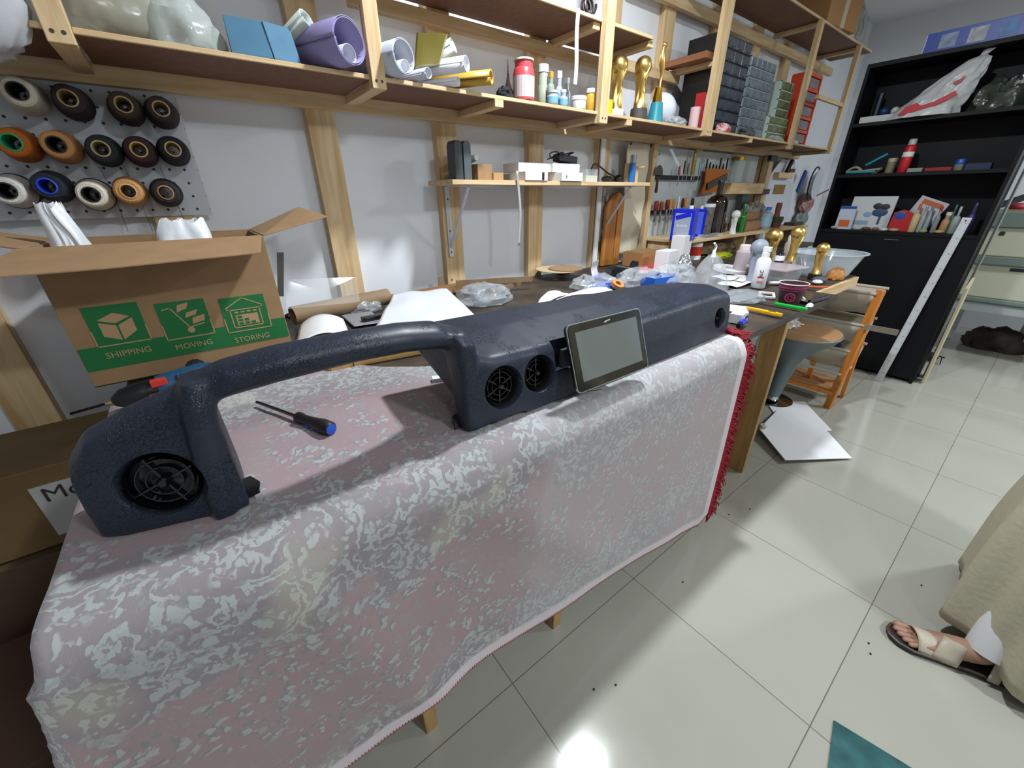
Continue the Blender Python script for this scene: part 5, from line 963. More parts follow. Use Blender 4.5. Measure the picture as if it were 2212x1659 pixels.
# ================================================================ WALL THINGS RIGHT OF THE STUDS
t = thing('canvas_strip', 'hanging cream canvas strip nailed under the rail', 'fabric', (2.53, 1.90, 1.67)); MB().grid(lambda u, v: ((u-.5)*.24+.01*sin(v*5), .008*sin(u*6+v*7)+.004*sin(v*23), -.70*v), 16, 36).build('canvas', M('cfc5ae', .9, bump=.3, bscale=200), t, thick=.002)
for x in (-.11, .11): MB().lathe([(.008, 0), (.008, .004)], 12, TR(x, -.012, -.01) @ rot(rx=pi/2)).build('nail_head', BLACK, t)
t = thing('arched_form', 'tall varnished wooden form with an arched groove behind the bracket shelf', 'wooden form', (2.33, 1.90, .905)); VW = wood('z', 'b77a35', '8d5520')
MB().prism([(-.09, 0), (.09, 0), (.09, .40), (.07, .45), (.03, .475), (-.02, .46), (-.07, .42), (-.09, .38)], -.012, .012, rot(rx=pi/2)).build('board', VW, t, bev=.004); MB().prism([(.02, .0), (.07, 0), (.07, .38), (.06, .42), (.045, .435), (.03, .42), (.02, .38)], .0122, .02, rot(rx=pi/2)).build('raised_arch', VW, t, bev=.002)
t = thing('white_foam_strip', 'narrow white board standing beside the varnished form', 'board', (2.20, 1.925, .905)); MB().box((0, 0, .4), (.04, .01, .8)).build('strip', WHITE, t)
# tool boards
PBW = M('c3c9c8', .6, noise=.12, nscale=5)
t = thing('tool_board', 'long white tool board screwed under the rail at the right of the studs', 'board', (3.53, 1.935, .92)); MB().bx((-.79, -.006, .0), (.84, 0, .745)).build('panel', PBW, t, bev=.001)
for x, z in ((-.72, .70), (-.1, .68)): MB().lathe([(.005, 0), (.005, .002)], 10, TR(x, -.006, z) @ rot(rx=pi/2)).build('screw', BLACK, t)
t = thing('pine_post', 'square pine post between the canvas strip and the tool board', 'post', (2.715, 1.915, .905)); MB().box((0, 0, .385), (.05, .045, .77)).build('post', WZ, t, bev=.002)
t = thing('pine_post', 'pine post with black clips between the two white boards', 'post', (4.52, 1.90, .905)); MB().box((0, 0, .385), (.09, .06, .77)).build('post', WZ, t, bev=.002)
for z in (.75, .47, .25): MB().box((-.03, -.045, z), (.14, .03, .045)).build('black_clip', BLACK, t)
t = thing('pine_plank_shelf', 'short pine plank shelf above the hidden tools with a jar standing on it', 'shelf', (4.03, 1.86, 1.40)); MB().box((0, 0, 0), (.62, .1, .085)).build('plank', WX, t, bev=.002)
def strip(label, pxa, pya, pxb, pyb):
    a, b = YP(pxa, pya, 1.90), YP(pxb, pyb, 1.90); c = (a+b)/2; t = thing('magnetic_tool_strip', label, 'tool strip', c); MB().box((0, .008, 0), ((b-a).length, .03, .028)).build('black_strip', M('121316', .5), t, bev=.003); return t, c, (b-a).length
t, c, L_ = strip('upper black tool strip on the white tool board', 1412, 385, 1512, 383)
TS = []
def tool(name, label, px, py, hup, hdn, mh, mb=STEEL, r=.007, y=1.88, lean=0, cat='tool', prof=None):
    P = YP(px, py, y); t = thing(name, label, cat, P, ry=lean); m = MB()
    if hup: m.lathe(prof or [(r*.6, 0), (r, .01), (r*1.1, hup*.6), (r*.9, hup*.95), (r*.4, hup)], 12)
    if hup: m.build('handle', mh, t, smooth=True)
    if hdn: MB().lathe([(r*.2, -hdn), (r*.55, -hdn*.9), (r*.5, 0)], 8).build('tip', mb, t, smooth=True)
    return t
P = YP(1422, 378, 1.88); t = thing('round_knife', 'half moon leather knife with dark red handle hanging on the upper tool strip', 'knife', P); MB().prism([(.05*cos(a*pi/10), .062*sin(a*pi/10)) for a in range(11)], 0, .003, TR(0, 0, .0) @ rot(rx=pi/2)).build('blade', M('aab0ae', .25, 1), t); MB().lathe([(.009, -.115), (.011, -.1), (.008, -.02)], 12).build('red_handle', M('5a1a18', .4), t, smooth=True)
U = [('pink handled fine scissors on the upper tool strip', 1466, 378, .06, .08, 'c43f78', .008), ('black awl on the upper tool strip', 1476, 376, .09, .05, '17181b', .005), ('brown wooden stick tool on the upper tool strip', 1484, 376, .07, .05, '7d5a3a', .006), ('yellow carved handle tool with dark top on the upper tool strip', 1494, 378, .17, .04, 'b08a3c', .012), ('pale green pen tool on the upper tool strip', 1500, 376, .10, .05, 'a9c9b0', .008), ('light blue pen tool at the right of the upper tool strip', 1509, 376, .085, .05, '8fb8cf', .007)]
for lb, px, py, hu, hd, c_, r in U: tool('hand_tool', lb, px, py, hu, hd, M(c_, .4), r=r)
t, c, L_ = strip('lower black tool strip behind the blue tins', 1408, 463, 1475, 452)
Lw = [('dark red knobbed tool leftmost on the lower strip', 1416, 456, '6a2218', .017), ('dark red knobbed tool second on the lower strip', 1427, 457, '7a2a1c', .014), ('shiny reddish brown tool handle in the middle of the lower strip', 1440, 453, '5c1e14', .015), ('orange wooden tool handle on the lower strip', 1447, 452, 'b5752c', .008), ('second orange wooden tool handle on the lower strip', 1453, 451, 'a8692a', .008), ('white curved tool on the lower strip', 1464, 450, 'd6d6d2', .005), ('dark brown tool handle on the lower strip', 1473, 449, '3c2016', .011), ('pale wooden tool handle on the lower strip', 1481, 448, 'b98248', .012), ('black brown tool handle right on the lower strip', 1494, 448, '2b1c17', .012)]
for lb, px, py, c_, r in Lw: tool('hand_tool', lb, px, py, .07 if r > .006 else .09, .08, M(c_, .3), r=r, y=1.87)
# leather pouch with tools
P = YP(1512, 420, 1.88); Q = YP(1568, 366, 1.88)
t = thing('leather_pouch', 'orange brown leather tool pouch hanging on the white tool board', 'pouch', P); LT = M('b5661c', .6)
w3 = (Q.x-P.x); h3 = (Q.z-P.z)
MB().prism([(-.0, 0), (w3*.85, .02), (w3*1.0, h3*.45), (w3*1.15, h3), (.02, h3), (.04, h3*.45)], -.004, .004, rot(rx=pi/2)).build('leather_back', LT, t)
MB().box((w3*.62, -.012, h3*.5), (w3*.9, .014, .05), rot(ry=-.25)).build('metal_clips', M('6e6a66', .35, .8, noise=.6, nscale=120, stretch=(1, .1, .1)), t)
for k, lb in enumerate(('first', 'second', 'third', 'fourth', 'fifth', 'sixth', 'seventh')): tool('punch', lb+' dark pointed punch from the left standing in the leather pouch', 1524+k*7.2, 371, (.09, .07, .055, .05, .10, .06, .1)[k], 0, M('1d1f20', .3, .7), r=.006, y=1.89, group=None) if False else tool('punch', lb+' dark pointed punch from the left standing in the leather pouch', 1524+k*7.2, 371, (.09, .07, .055, .05, .10, .06, .1)[k], 0, M('1d1f20', .3, .7), r=.006, y=1.89)
P = YP(1591, 378, 1.87); P.z = 1.443; jar('glass_jar', 'clear glass jar with gold lid standing on the pine plank shelf', P, .20, .048, M('c9d6d6', .08, alpha=.4, spec=.9), M('b8913a', .3, 1), lidf=.14)
# riser shelf over the bench
RZ = 1.065
t = thing('riser_shelf', 'long low pine riser shelf standing on the back of the bench', 'shelf', (3.87, 1.75, .905)); MB().bx((-1.12, -.18, .138), (1.12, .17, .16)).build('board', WX, t, bev=.002)
for x in (-1.1, -.2, 1.05): MB().bx((x, -.16, 0), (x+.035, .15, .138)).build('leg', WZ, t)
def rs(px, top, wpx, base, y): P = YP(px, base, y); P.z = RZ; return P, hgt(P, top), wpx*proj(P)[2]/FPX
for i, (px, y, lb) in enumerate(((1470, 1.62, 'front blue solvent tin with a grey label panel'), (1494, 1.72, 'blue solvent tin standing behind the labelled one'))):
    P, h, w_ = rs(px, 451, 38, 512, y); t = thing('solvent_tin', lb, 'tin', P+V3((.02, .0, 0)), rz=-1.3, group='blue solvent tins'); bl = M('1226c4', .3)
    MB().box((0, 0, h/2), (w_*1.15, .1, h)).build('tin_body', bl, t, bev=.004); MB().lathe([(.014, h), (.014, h+.02)], 16, TR(.03, 0, 0)).build('white_cap', WHITE, t)
    if i == 0:
        p_ = MB().box((-.0, -.0515, h*.48), (w_*.85, .002, h*.78)).build('label_panel', M('9aa0b4', .5), t); MB().box((0, -.053, h*.78), (w_*.8, .001, h*.14), rot(ry=-.25)).build('blue_flash', bl, p_); text('Acetone', .026, WHITE, p_, m=TR(0, -.0532, h*.45) @ rot(rx=pi/2), sx=.8)
    else: MB().box((w_*.2, -.0515, h*.5), (w_*.5, .002, h*.8)).build('label_panel', M('4b63d8', .5), t)
P, h, w_ = rs(1536, 388, 42, 508, 1.74); bottle('amber_bottle', 'large dark amber glass bottle with black cap on the riser shelf', P, h, w_/2, M('1c0d07', .1, spec=.9), BLACK, .26, .66, .95)
P, h, w_ = rs(1521, 440, 22, 510, 1.64); jar('tall_canister', 'tall clear canister with grey and red printed paper right of the blue tins', P, h, w_/2, M('6f6a66', .3, noise=.6, nscale=30), M('c9ccd0', .3), lidf=.1, cat='canister')
P, h, w_ = rs(1581, 454, 26, 506, 1.62); trophy('ball_trophy', 'plain white plaster ball trophy on the riser shelf', P, h, M('d6d6d4', .6), rz=.2, figs=False)
P, h, w_ = rs(1597, 440, 17, 503, 1.64); bottle('green_bottle', 'green glass bottle beside the white plaster trophy', P, h, w_/2, M('1d6b22', .1, alpha=.85, spec=.9), M('1b5c20', .3), .4, .6, .8, lab=None)
P, h, w_ = rs(1534, 498, 60, 512, 1.60); t = thing('clamshell_pack', 'clear pack of red brown pieces lying on the edge of the riser shelf', 'pack', P); MB().box((0, 0, .012), (.26, .06, .022)).build('clear_pack', CLEAR2, t, bev=.003); MB().ball((0, 0, .012), (.11, .022, .009), 12).build('red_pieces', M('7a1f18', .4, noise=.5, nscale=60), t)
P, h, w_ = rs(1622, 478, 46, 500, 1.64); organiser('little row of brown cardboard drawers on the riser shelf', P.x-.15, P.x+.15, P.y, RZ, RZ+.085, 1, 3, M('7d5a40', .8), M('94704f', .8), .12)
P2 = (P.x, P.y+.0, RZ+.087); organiser('upper brown cardboard tray unit stacked on the little drawers', P.x-.13, P.x+.13, P.y+.02, RZ+.087, RZ+.15, 1, 2, M('7d5a40', .8), M('8a6545', .8), .10)
P, h, w_ = rs(1650, 447, 22, 496, 1.66); bottle('water_bottle', 'clear plastic water bottle with blue cap on the riser shelf', P, h, w_/2, M('a9bccb', .12, alpha=.6, spec=.9), M('3568c8', .4), .42, .7, .88, M('9ab8cc', .4))
P, h, w_ = rs(1674, 468, 22, 492, 1.66); t = thing('plant_pot', 'reddish brown pot with green inside right of the water bottle', 'pot', P); MB().lathe([(w_*.4, 0), (w_*.5, h), (w_*.44, h), (0, h*.8)], 20).build('pot_wall', M('5e3228', .6), t, smooth=True); MB().lathe([(w_*.51, h*.55), (w_*.52, h*.98)], 20, None, False).build('green_band', M('243a20', .6), t)
P = P+V3((.02, .02, h*.99)); o = MB().lathe([(.028, 0), (.022, .03), (.026, .09), (.022, .12)], 16).build('clay_vase', M('6f3a2c', .6), smooth=True); o.location = P; tag(o, 'slim brown clay vase standing on the reddish pot', 'vase')
P, h, w_ = rs(1600, 400, 40, 500, 1.84); t = thing('dark_screen', 'small dark grey screen on a white stand at the back of the riser shelf', 'screen', P, rx=-.1); MB().box((0, 0, .22), (.16, .012, .13)).build('screen_panel', M('30353e', .3), t, bev=.002); MB().box((0, .0, .14), (.2, .05, .02)).build('white_ledge', WHITE, t); MB().box((0, .0, .07), (.03, .03, .14)).build('stem', WHITE, t)
crumple('odds_and_ends', 'jumble of small brown and grey workshop bits behind the green bottle', YP(1625, 470, 1.80), (.5, .12, .2), M('6b5646', .6, noise=.7, nscale=30, col2='9a9a98'), 61, amp=.5, cat='workshop bits').location.z = RZ
crumple('odds_and_ends', 'jumble of brown tool parts between the amber bottle and the plaster trophy', YP(1560, 480, 1.82), (.3, .1, .13), M('5a4637', .6, noise=.7, nscale=30, col2='8c8a86'), 62, amp=.5, cat='workshop bits').location.z = RZ
crumple('wood_scraps', 'dark heap of offcuts stored under the riser shelf', (3.6, 1.74, .906), (1.1, .2, .13), M('4a3d30', .8, noise=.6, nscale=18, col2='8b7355'), 63, amp=.5, cat='offcuts')
# white cut-out board, yellow sticker, hanging bags
t = thing('white_cutout_board', 'tall white board with sloping shoulders right of the clipped post', 'board', (5.0, 1.90, .92)); MB().prism([(-.38, .145), (-.38, .6), (-.2, .74), (.12, .74), (.26, .5), (.36, .15)], -.004, .004, rot(rx=pi/2)).build('panel', M('c9cbd6', .5), t)
q = YP(1684, 409, 1.89); MB().box((q.x-5.0, -.007, q.z-.92), (.26, .003, .085)).build('yellow_sticker', M('8a6a12', .4, noise=.4, nscale=20), t)
q = YP(1668, 372, 1.88); t = thing('pine_ledge', 'short pine ledge with dark tools across the white cutout board', 'ledge', (4.86, 1.87, 1.52)); MB().box((0, 0, 0), (.34, .05, .05)).build('ledge', WX, t, bev=.002); MB().tube([(.0, -.02, .03), (.07, -.02, .13)], .02, 8).build('dark_tool', M('15161a', .5), t); MB().box((.13, -.01, .045), (.12, .03, .03)).build('brown_block', M('4a2c24', .6), t)
t = thing('wire_basket', 'black rimmed white basket hanging on the wall by the far corner', 'basket', (5.75, 1.90, 1.45)); MB().tube([(.14*cos(a*.3)*.9, -.02, .17*sin(a*.3)) for a in range(22)], .008, 8).build('black_rim', BLACK, t); MB().lathe([(.13, 0), (.08, .05), (0, .06)], 20, rot(rx=-pi/2) @ TR(0, 0, -.06) @ Matrix.Diagonal((1, 1.2, 1, 1))).build('white_bowl', M('c3c8ce', .4), t)
t = thing('blue_strap', 'blue strap hanging beside the white basket', 'strap', (5.45, 1.90, 1.47)); MB().box((0, 0, 0), (.06, .02, .22), rot(ry=.4)).build('strap', M('263f88', .5), t)
crumple('hanging_bag', 'clear bag with red and white contents hanging by the far corner', (5.88, 1.94, 1.14), (.34, .1, .22), M('b7a7a5', .3, alpha=.85, noise=.6, nscale=14, col2='a8281f'), 64, amp=.3, flat=False)
crumple('hanging_bag', 'grey clear bag hanging below the red and white one', (5.85, 1.94, .97), (.3, .1, .2), M('8f9896', .3, alpha=.85, noise=.4, nscale=14), 65, amp=.3, flat=False)
t = thing('red_stick', 'thin reddish stick poking out of the hanging bag', 'stick', (6.0, 1.86, 1.33)); MB().tube([(-.1, 0, 0), (.16, -.02, .06)], .008, 8).build('stick', M('8a4038', .5), t)
carton('far_bottle_box', 'little dark tray of brushes at the far end of the riser shelf', 'tray', (4.85, 1.66, RZ), (.22, .1, .03), M('3a2a22', .6))
# ================================================================ BOOKCASE CONTENTS
CX = 4.17
def bkp(px, py, x=4.27): return XP(px, py, x)
def on(px, py, z, x=4.27): P = XP(px, py, x); P.z = z; return P
def bw_(P, px): return px*proj(P)[2]/FPX
Z1, Z2, Z3, Z4 = 1.821, 1.486, 1.091, 2.181
P = on(2080, 90, Z4, 4.3); t = thing('blue_long_box', 'long glossy blue printed box lying on top of the black bookcase', 'box', (4.28, .55, Z4)); MB().box((0, 0, .055), (.16, .82, .11)).build('box_body', M('1b3fa8', .35), t, bev=.002); MB().box((0, .412, .05), (.155, .004, .1)).build('white_end', WHITE, t)
for k, c_ in enumerate(('8fa3c8', 'b9bcc9', '3f7fc8', '5aa0d8', '2c60b8')): MB().box((-.0812, .30-k*.13, .055), (.002, .08, .075)).build('picture_patch', M(c_, .4, noise=.4, nscale=25), t)
carton('white_flat_box', 'white crumpled flat carton at the left of the top bookcase shelf', 'box', on(1892, 252, Z1, 4.23)+V3((0, -.03, 0)), (.1, .22, .04), M('c3c4c4', .6), rz=.05)
P = on(1893, 240, Z1, 4.36); o = MB().lathe([(.02, 0), (.02, .2)], 20).build('dark_tube', M('1e2a38', .3), smooth=True); o.location = P; tag(o, 'dark glossy tube standing behind the white flat carton', 'tube')
P = on(1917, 240, Z1, 4.36); carton('brown_block', 'small brown box on the top bookcase shelf under the blue ball', 'box', P, (.08, .12, .05), M('6d573c', .7))
o = MB().ball((0, 0, .03), .03, 18).build('blue_ball', M('1f3f78', .4), smooth=True); o.location = P+V3((0, .02, .051)); tag(o, 'dark blue ball resting on the small brown box', 'ball')
o = MB().ball((0, 0, .026), .026, 18).build('white_ball', WHITE, smooth=True); o.location = P+V3((0, -.045, .051)); tag(o, 'white ball beside the dark blue ball on the bookcase', 'ball')
P = on(2010, 240, Z1, 4.22); t = thing('knotted_bag', 'white plastic carrier bag with red print knotted on the top bookcase shelf', 'plastic bag', P)
BG = M('c9ccce', .3, alpha=.95, bump=.4, bscale=22)
def bagf(u, v):
    a = 2*pi*u; tt = v; r = (.17*(1-tt)**.7+.012) if tt < .9 else .014+.02*(tt-.9)*5; yy = .05-.22*tt
    n = 1+.18*(1-abs(NZ.noise(V3((cos(a)*2, sin(a)*2, tt*3))))*2-.5); return (r*.55*cos(a)*n, yy+r*sin(a)*n, .33*tt)
MB().grid(bagf, 36, 24).build('bag_film', BG, t, smooth=True)
MB().prism([(-.15, .0), (-.12, .045), (-.07, .06), (-.04, .04), (.02, .055), (.10, .10), (.12, .075), (.03, .03), (-.05, .012), (-.09, .0)], -.005, .005, TR(-.088, .0, .02) @ rot(rz=-pi/2) @ rot(rx=pi/2)).build('red_print', M('b8202c', .4), t)
MB().prism([(-.02, 0), (.01, .012), (.03, .03), (.02, -.002), (0, -.014)], -.004, .004, TR(-.074, -.09, .17) @ rot(rz=-pi/2) @ rot(rx=pi/2)).build('red_print', M('b8202c', .4), t)
crumple('olive_plastic_bag', 'dark olive plastic bag heaped at the right of the top bookcase shelf', on(2150, 225, Z1, 4.3), (.2, .26, .17), M('3a4238', .25, alpha=.9, bump=.8, bscale=25, spec=.8), 71, amp=.4)
crumple('silver_foil', 'small crumple of silver foil on the olive bag', on(2190, 215, Z1+.12, 4.28), (.08, .10, .06), M('c9ced0', .15, .9), 72, amp=.5, cat='foil')
# second shelf
t = thing('coiled_hose', 'coiled clear hose with cyan handle on the middle bookcase shelf', 'hose', on(1870, 358, Z2, 4.26)); MB().tube([(0, .11-.014*a, .02+.03*sin(a*.45)) for a in range(16)]+[(-.03, -.1, .03), (-.03, .0, .02), (-.02, .1, .015)], .009, 8).build('hose', M('9a9884', .3), t, smooth=True); MB().tube([(.0, .0, .06), (.0, -.11, .13)], .009, 10).build('cyan_handle', M('1f8fae', .4), t); MB().tube([(-.04, .1, .012), (-.04, -.08, .012)], .007, 8).build('cyan_handle', M('1f8fae', .4), t)
P = on(1927, 352, Z2, 4.3); jar('beige_jar', 'small beige jar beside the red canister on the middle bookcase shelf', P, .1, .027, M('8f8768', .5), M('b5ae92', .5))
P = on(1953, 358, Z2, 4.24); t = spraycan('red_canister', 'tall red and white canister with clear cap on the middle bookcase shelf', P, .21, .031, M('c3202a', .35), M('b9b2ae', .3)); MB().lathe([(.0315, .10), (.0315, .13)], 24, None, False).build('white_band', WHITE, t)
carton('grey_card', 'little pale card box right of the red canister', 'box', on(1980, 360, Z2, 4.22), (.05, .08, .025), M('8f9690', .6)); carton('red_box', 'flat dark red box on the middle bookcase shelf', 'box', on(2030, 360, Z2, 4.22), (.08, .13, .022), M('8c1520', .4))
P = on(2072, 358, Z2, 4.28); jar('blue_jar', 'little jar with blue lid on the middle bookcase shelf', P, .07, .026, M('7d8878', .4), M('2350a8', .3), lidf=.45)
carton('blue_case', 'dark blue low case at the right end of the middle bookcase shelf', 'case', on(2115, 358, Z2, 4.30), (.1, .12, .04), M('18244a', .5))
# third shelf
P = on(1868, 490, Z3, 4.27); t = thing('white_packet', 'large white packet showing two dark haired people leaning on the bookcase back', 'packet', P, ry=.1); MB().box((0, 0, .12), (.015, .27, .24)).build('packet', M('c9ccd0', .4), t, bev=.002)
m = MB()
for y, z, r in ((-.035, .17, .03), (-.08, .165, .03)): m.ball((-.008, y, z), (.002, r, .022), 14)
m.build('printed_hair', M('1c1a1f', .5), t)
m = MB(); m.ball((-.008, -.06, .125), (.002, .05, .03), 14); m.box((-.008, -.07, .07), (.002, .015, .06)); m.build('printed_clothes', M('25406e', .5), t); MB().ball((-.008, .01, .11), (.0015, .03, .02), 10).build('printed_clothes', M('7fa3c4', .5), t); MB().box((-.008, .04, .05), (.002, .1, .03)).build('printed_clothes', M('86a4b0', .5), t)
P = on(1820, 492, Z3, 4.2); t = thing('blue_white_pouch', 'small white pouch with blue top and orange print on the lowest open bookcase shelf', 'pouch', P, rz=.1); MB().prism([(-.055, 0), (.055, 0), (.05, .17), (-.05, .17)], -.014, .014, rot(rz=-pi/2) @ rot(rx=pi/2)).build('pouch', M('b9c3da', .3), t, bev=.003); MB().box((-.0145, 0, .16), (.002, .1, .018)).build('blue_top', M('23489c', .4), t); MB().box((-.0145, .0, .045), (.002, .07, .05)).build('orange_print', M('c4622a', .4), t)
P = on(1940, 490, Z3, 4.22); t = thing('red_pouch', 'red packet with a white and orange sheet behind it on the bookcase', 'packet', P); MB().prism([(-.06, 0), (.06, 0), (.055, .13), (0, .15), (-.05, .13)], -.012, .012, rot(rz=-pi/2) @ rot(rx=pi/2)).build('packet', M('b5202a', .35), t, bev=.003); MB().ball((-.0125, .01, .11), (.002, .035, .028), 14).build('blue_print', M('2c4a9a', .4), t)
P = on(1955, 488, Z3, 4.30); t = thing('white_sheet', 'white card with orange headline standing tilted behind the red packet', 'card', P, rx=.35); MB().box((0, -.03, .14), (.004, .17, .2)).build('card', M('c3c3c8', .5), t); MB().box((-.003, -.03, .21), (.002, .12, .03)).build('orange_headline', M('c2683c', .5), t)
BT = [(1968, 440, 14, 'c9b58c', 'd0502c', 'glue bottle with orange tip, first of the bottle row on the bookcase', .3), (1984, 446, 8, 'a3a7a5', '8f9496', 'slim grey bottle, second of the bottle row on the bookcase', .5), (1996, 446, 8, '8fa0ae', '5c7a94', 'slim blue grey bottle, third of the bottle row on the bookcase', .5), (2015, 446, 9, '8a8a92', 'a8232c', 'slim bottle with red cap, fourth of the bottle row on the bookcase', .5), (2036, 458, 14, 'b98a6a', 'd8d3c8', 'small orange and white bottle, fifth of the bottle row on the bookcase', .6), (2056, 446, 13, 'a5aab0', 'b9bdc2', 'grey nozzle bottle near the ruler top on the bookcase', .3), (2045, 442, 8, '2c5a44', '3a7a58', 'thin dark green bottle behind the grey nozzle bottle', .4), (2086, 438, 13, '3a3468', '2c2858', 'dark purple bottle at the right end of the bottle row', .5)]
for px, ty, wp_, c_, cc_, lb, nk in BT:
    P = on(px, 496, Z3, 4.24); h = hgt(P, ty); bottle('small_bottle', lb, P, h, bw_(P, wp_)/2, M(c_, .4), M(cc_, .4), nk, .6, .8 if nk < .4 else .86, group='bottles on the lowest open bookcase shelf')
SB = [(1800, '9aa0a8', 'pale blue grey'), (1850, 'b9b9b2', 'off white'), (1870, '5a4038', 'dark brown'), (1890, '7a5a40', 'tan brown'), (1908, 'c9cfc8', 'round white'), (1930, 'a89a80', 'sand coloured'), (1995, '9aa06a', 'yellow green'), (2030, 'b59a5a', 'mustard')]
for i, (px, c_, nm) in enumerate(SB):
    P = on(px, 496, Z3, 4.18); o = MB().ball((0, 0, .012), (.02, .024+.004*(i % 3), .013), 12).build('small_lump', M(c_, .5), smooth=True); o.location = P; tag(o, nm+' small lump lying at the front edge of the lowest open bookcase shelf', 'lump', 'small lumps on the bookcase')
# steel ruler leaning on the bookcase
a = ZP(1897, 822, .004); b = XP(2090, 470, 4.14); ru = thing('steel_ruler', 'long steel ruler leaning against the front of the black bookcase', 'ruler', a); d = b-a; L_ = d.length; q = d.to_track_quat('Z', 'X'); ru.rotation_euler = q.to_euler()
mt = q.to_matrix().to_4x4().inverted() @ (V3((-1, 0, 0)).to_4d()); nx = V3(mt[:3]); nx.z = 0; an = math.atan2(nx.y, nx.x)
RT = rot(rz=an); MB().box((0, 0, L_/2), (.0016, .046, L_), m=RT).build('blade', M('d2d5d8', .4, .1), ru, bev=.0004)
m = MB()
for k in range(int(L_/.01)):
    z = .02+k*.01; 
    if z > L_-.03: break
    w_ = .012 if k % 5 == 0 else .006
    m.box((.0010, .023-w_/2, z), (.0004, w_, .0012), m=RT); m.box((.0010, -.023+w_/2, z+.004), (.0004, w_, .0012), m=RT)
    if k % 10 == 5: m.box((.0010, .004, z), (.0004, .006, .005), m=RT)
m.build('scale_marks', M('3a3c40', .5), ru, smooth=False); MB().lathe([(.005, 0), (.005, .0006)], 14, RT @ TR(.0009, 0, L_-.02) @ rot(ry=pi/2)).build('hang_hole', BLACK, ru)

# ================================================================ RIGHT: PALE MACHINE ON A WHITE STAND
mc = thing('plotter_cabinet', 'wide cream and grey green machine on a white leg stand beyond the bookcase', 'machine', (5.3, -.2, 0)); CRM = M('c3c5b0', .5); GG = M('74837e', .5); WST = M('c9d2d6', .4)
def mbx(name, a, b, mat): o = MB().bx([p-q for p, q in zip(a, (5.3, -.2, 0))], [p-q for p, q in zip(b, (5.3, -.2, 0))]).build(name, mat, mc, bev=.01)
mbx('lower_cream_panel', (5.25, -1.1, .53), (5.95, .40, .80), CRM); mbx('green_band', (5.22, -1.1, .80), (5.95, .40, .87), GG); mbx('upper_cream_panel', (5.22, -1.1, .87), (5.95, .37, 1.09), CRM); mbx('green_top', (5.2, -1.1, 1.09), (5.95, .40, 1.21), GG); mbx('green_bottom_edge', (5.24, -1.1, .49), (5.95, .40, .53), GG)
mbx('stand_beam', (5.3, -1.1, .40), (5.36, .38, .48), WST); mbx('stand_beam', (5.85, -1.1, .40), (5.9, .38, .48), WST)
for y in (-.14, .3): mbx('stand_leg', (5.84, y, .0), (5.9, y+.05, .40), WST)
mbx('stand_leg', (5.3, -1.1, .0), (5.36, -1.05, .40), WST)
mbx('dark_handle', (5.245, .0, .76), (5.252, .14, .785), M('1b2440', .4)); mbx('latch', (5.215, .26, 1.03), (5.222, .29, 1.06), M('2a3530', .4))
o = MB().ball((0, 0, .03), (.04, .05, .03), 16).build('red_ball', M('8f2430', .5), smooth=True); o.location = (5.3, .27, 1.211); tag(o, 'dull red ball lying on top of the pale machine', 'ball')
carton('wood_strip', 'thin wooden strip lying on the top edge of the pale machine', 'wood strip', (5.23, .2, 1.211), (.02, .4, .012), M('a9805c', .6))
t = thing('black_beam', 'dark grey sloping beam resting on the pale machine', 'beam', (5.45, .2, 1.215)); MB().box((0, 0, .13), (.05, .5, .05), rot(rx=-.5)).build('beam', M('3d4043', .5), t, bev=.003)
crumple('dark_bundle', 'dark brown bundle stored on the floor under the machine stand', (5.75, .02, 0), (.26, .4, .2), M('3c3029', .8, noise=.5, nscale=8), 81, amp=.3, cat='bundle')
carton('brown_carton', 'mustard brown carton on the floor under the machine stand', 'box', (5.75, -.45, 0), (.3, .4, .3), M('8f6c2e', .8))
t = thing('metal_clamp', 'small black clamp with chrome bar on the floor beside the bookcase', 'clamp', ZP(2012, 782, 0)); MB().ball((0, .02, .045), (.035, .05, .04), 12).build('clamp_body', M('15161a', .4), t); MB().box((.0, .03, .06), (.03, .03, .05)).build('clamp_jaw', M('1d1e22', .4), t); MB().tube([(-.05, -.06, .008), (.0, -.05, .06)], .006, 8).build('chrome_bar', CHROME, t); MB().tube([(-.01, -.07, .06), (.01, -.03, .062)], .008, 8).build('chrome_bar', CHROME, t)

# ================================================================ CANVAS RACK AND STOOL
OW = wood('z', 'cf8438', 'b56b26'); CV = M('b9b0a0', .9, bump=.2, bscale=150)
rk = thing('canvas_rack', 'folding orange wood rack with sagging cream canvas pockets by the bench end', 'rack', (3.3, .76, 0))
def rkl(a, b, w, d, name='leg', mat=OW):
    a = V3(a)-rk.location; b = V3(b)-rk.location; dd = b-a; q = dd.to_track_quat('Z', 'X').to_matrix().to_4x4(); return MB().box((0, 0, dd.length/2), (w, d, dd.length), m=TR(*a) @ q).build(name, mat, rk, bev=.003)
ya, yb = .572, .955
rkl((3.20, ya, 0), (3.18, ya-.045, .83), .045, .022); rkl((3.47, ya-.01, 0), (3.24, ya-.03, .74), .04, .022)
rkl((3.20, yb, 0), (3.18, yb, .83), .045, .022); rkl((3.47, yb, 0), (3.24, yb, .74), .04, .022)
m = MB().bx((-.10, -.18, .125), (.15, .19, .14)); m.build('bottom_board', wood('y', 'b98a5e', '9a6f48'), rk, bev=.002); MB().bx((-.115, -.19, .10), (-.095, .19, .125)).build('rail', OW, rk); MB().bx((-.02, -.02, .14), (.0, .01, .42)).build('rail', OW, rk)
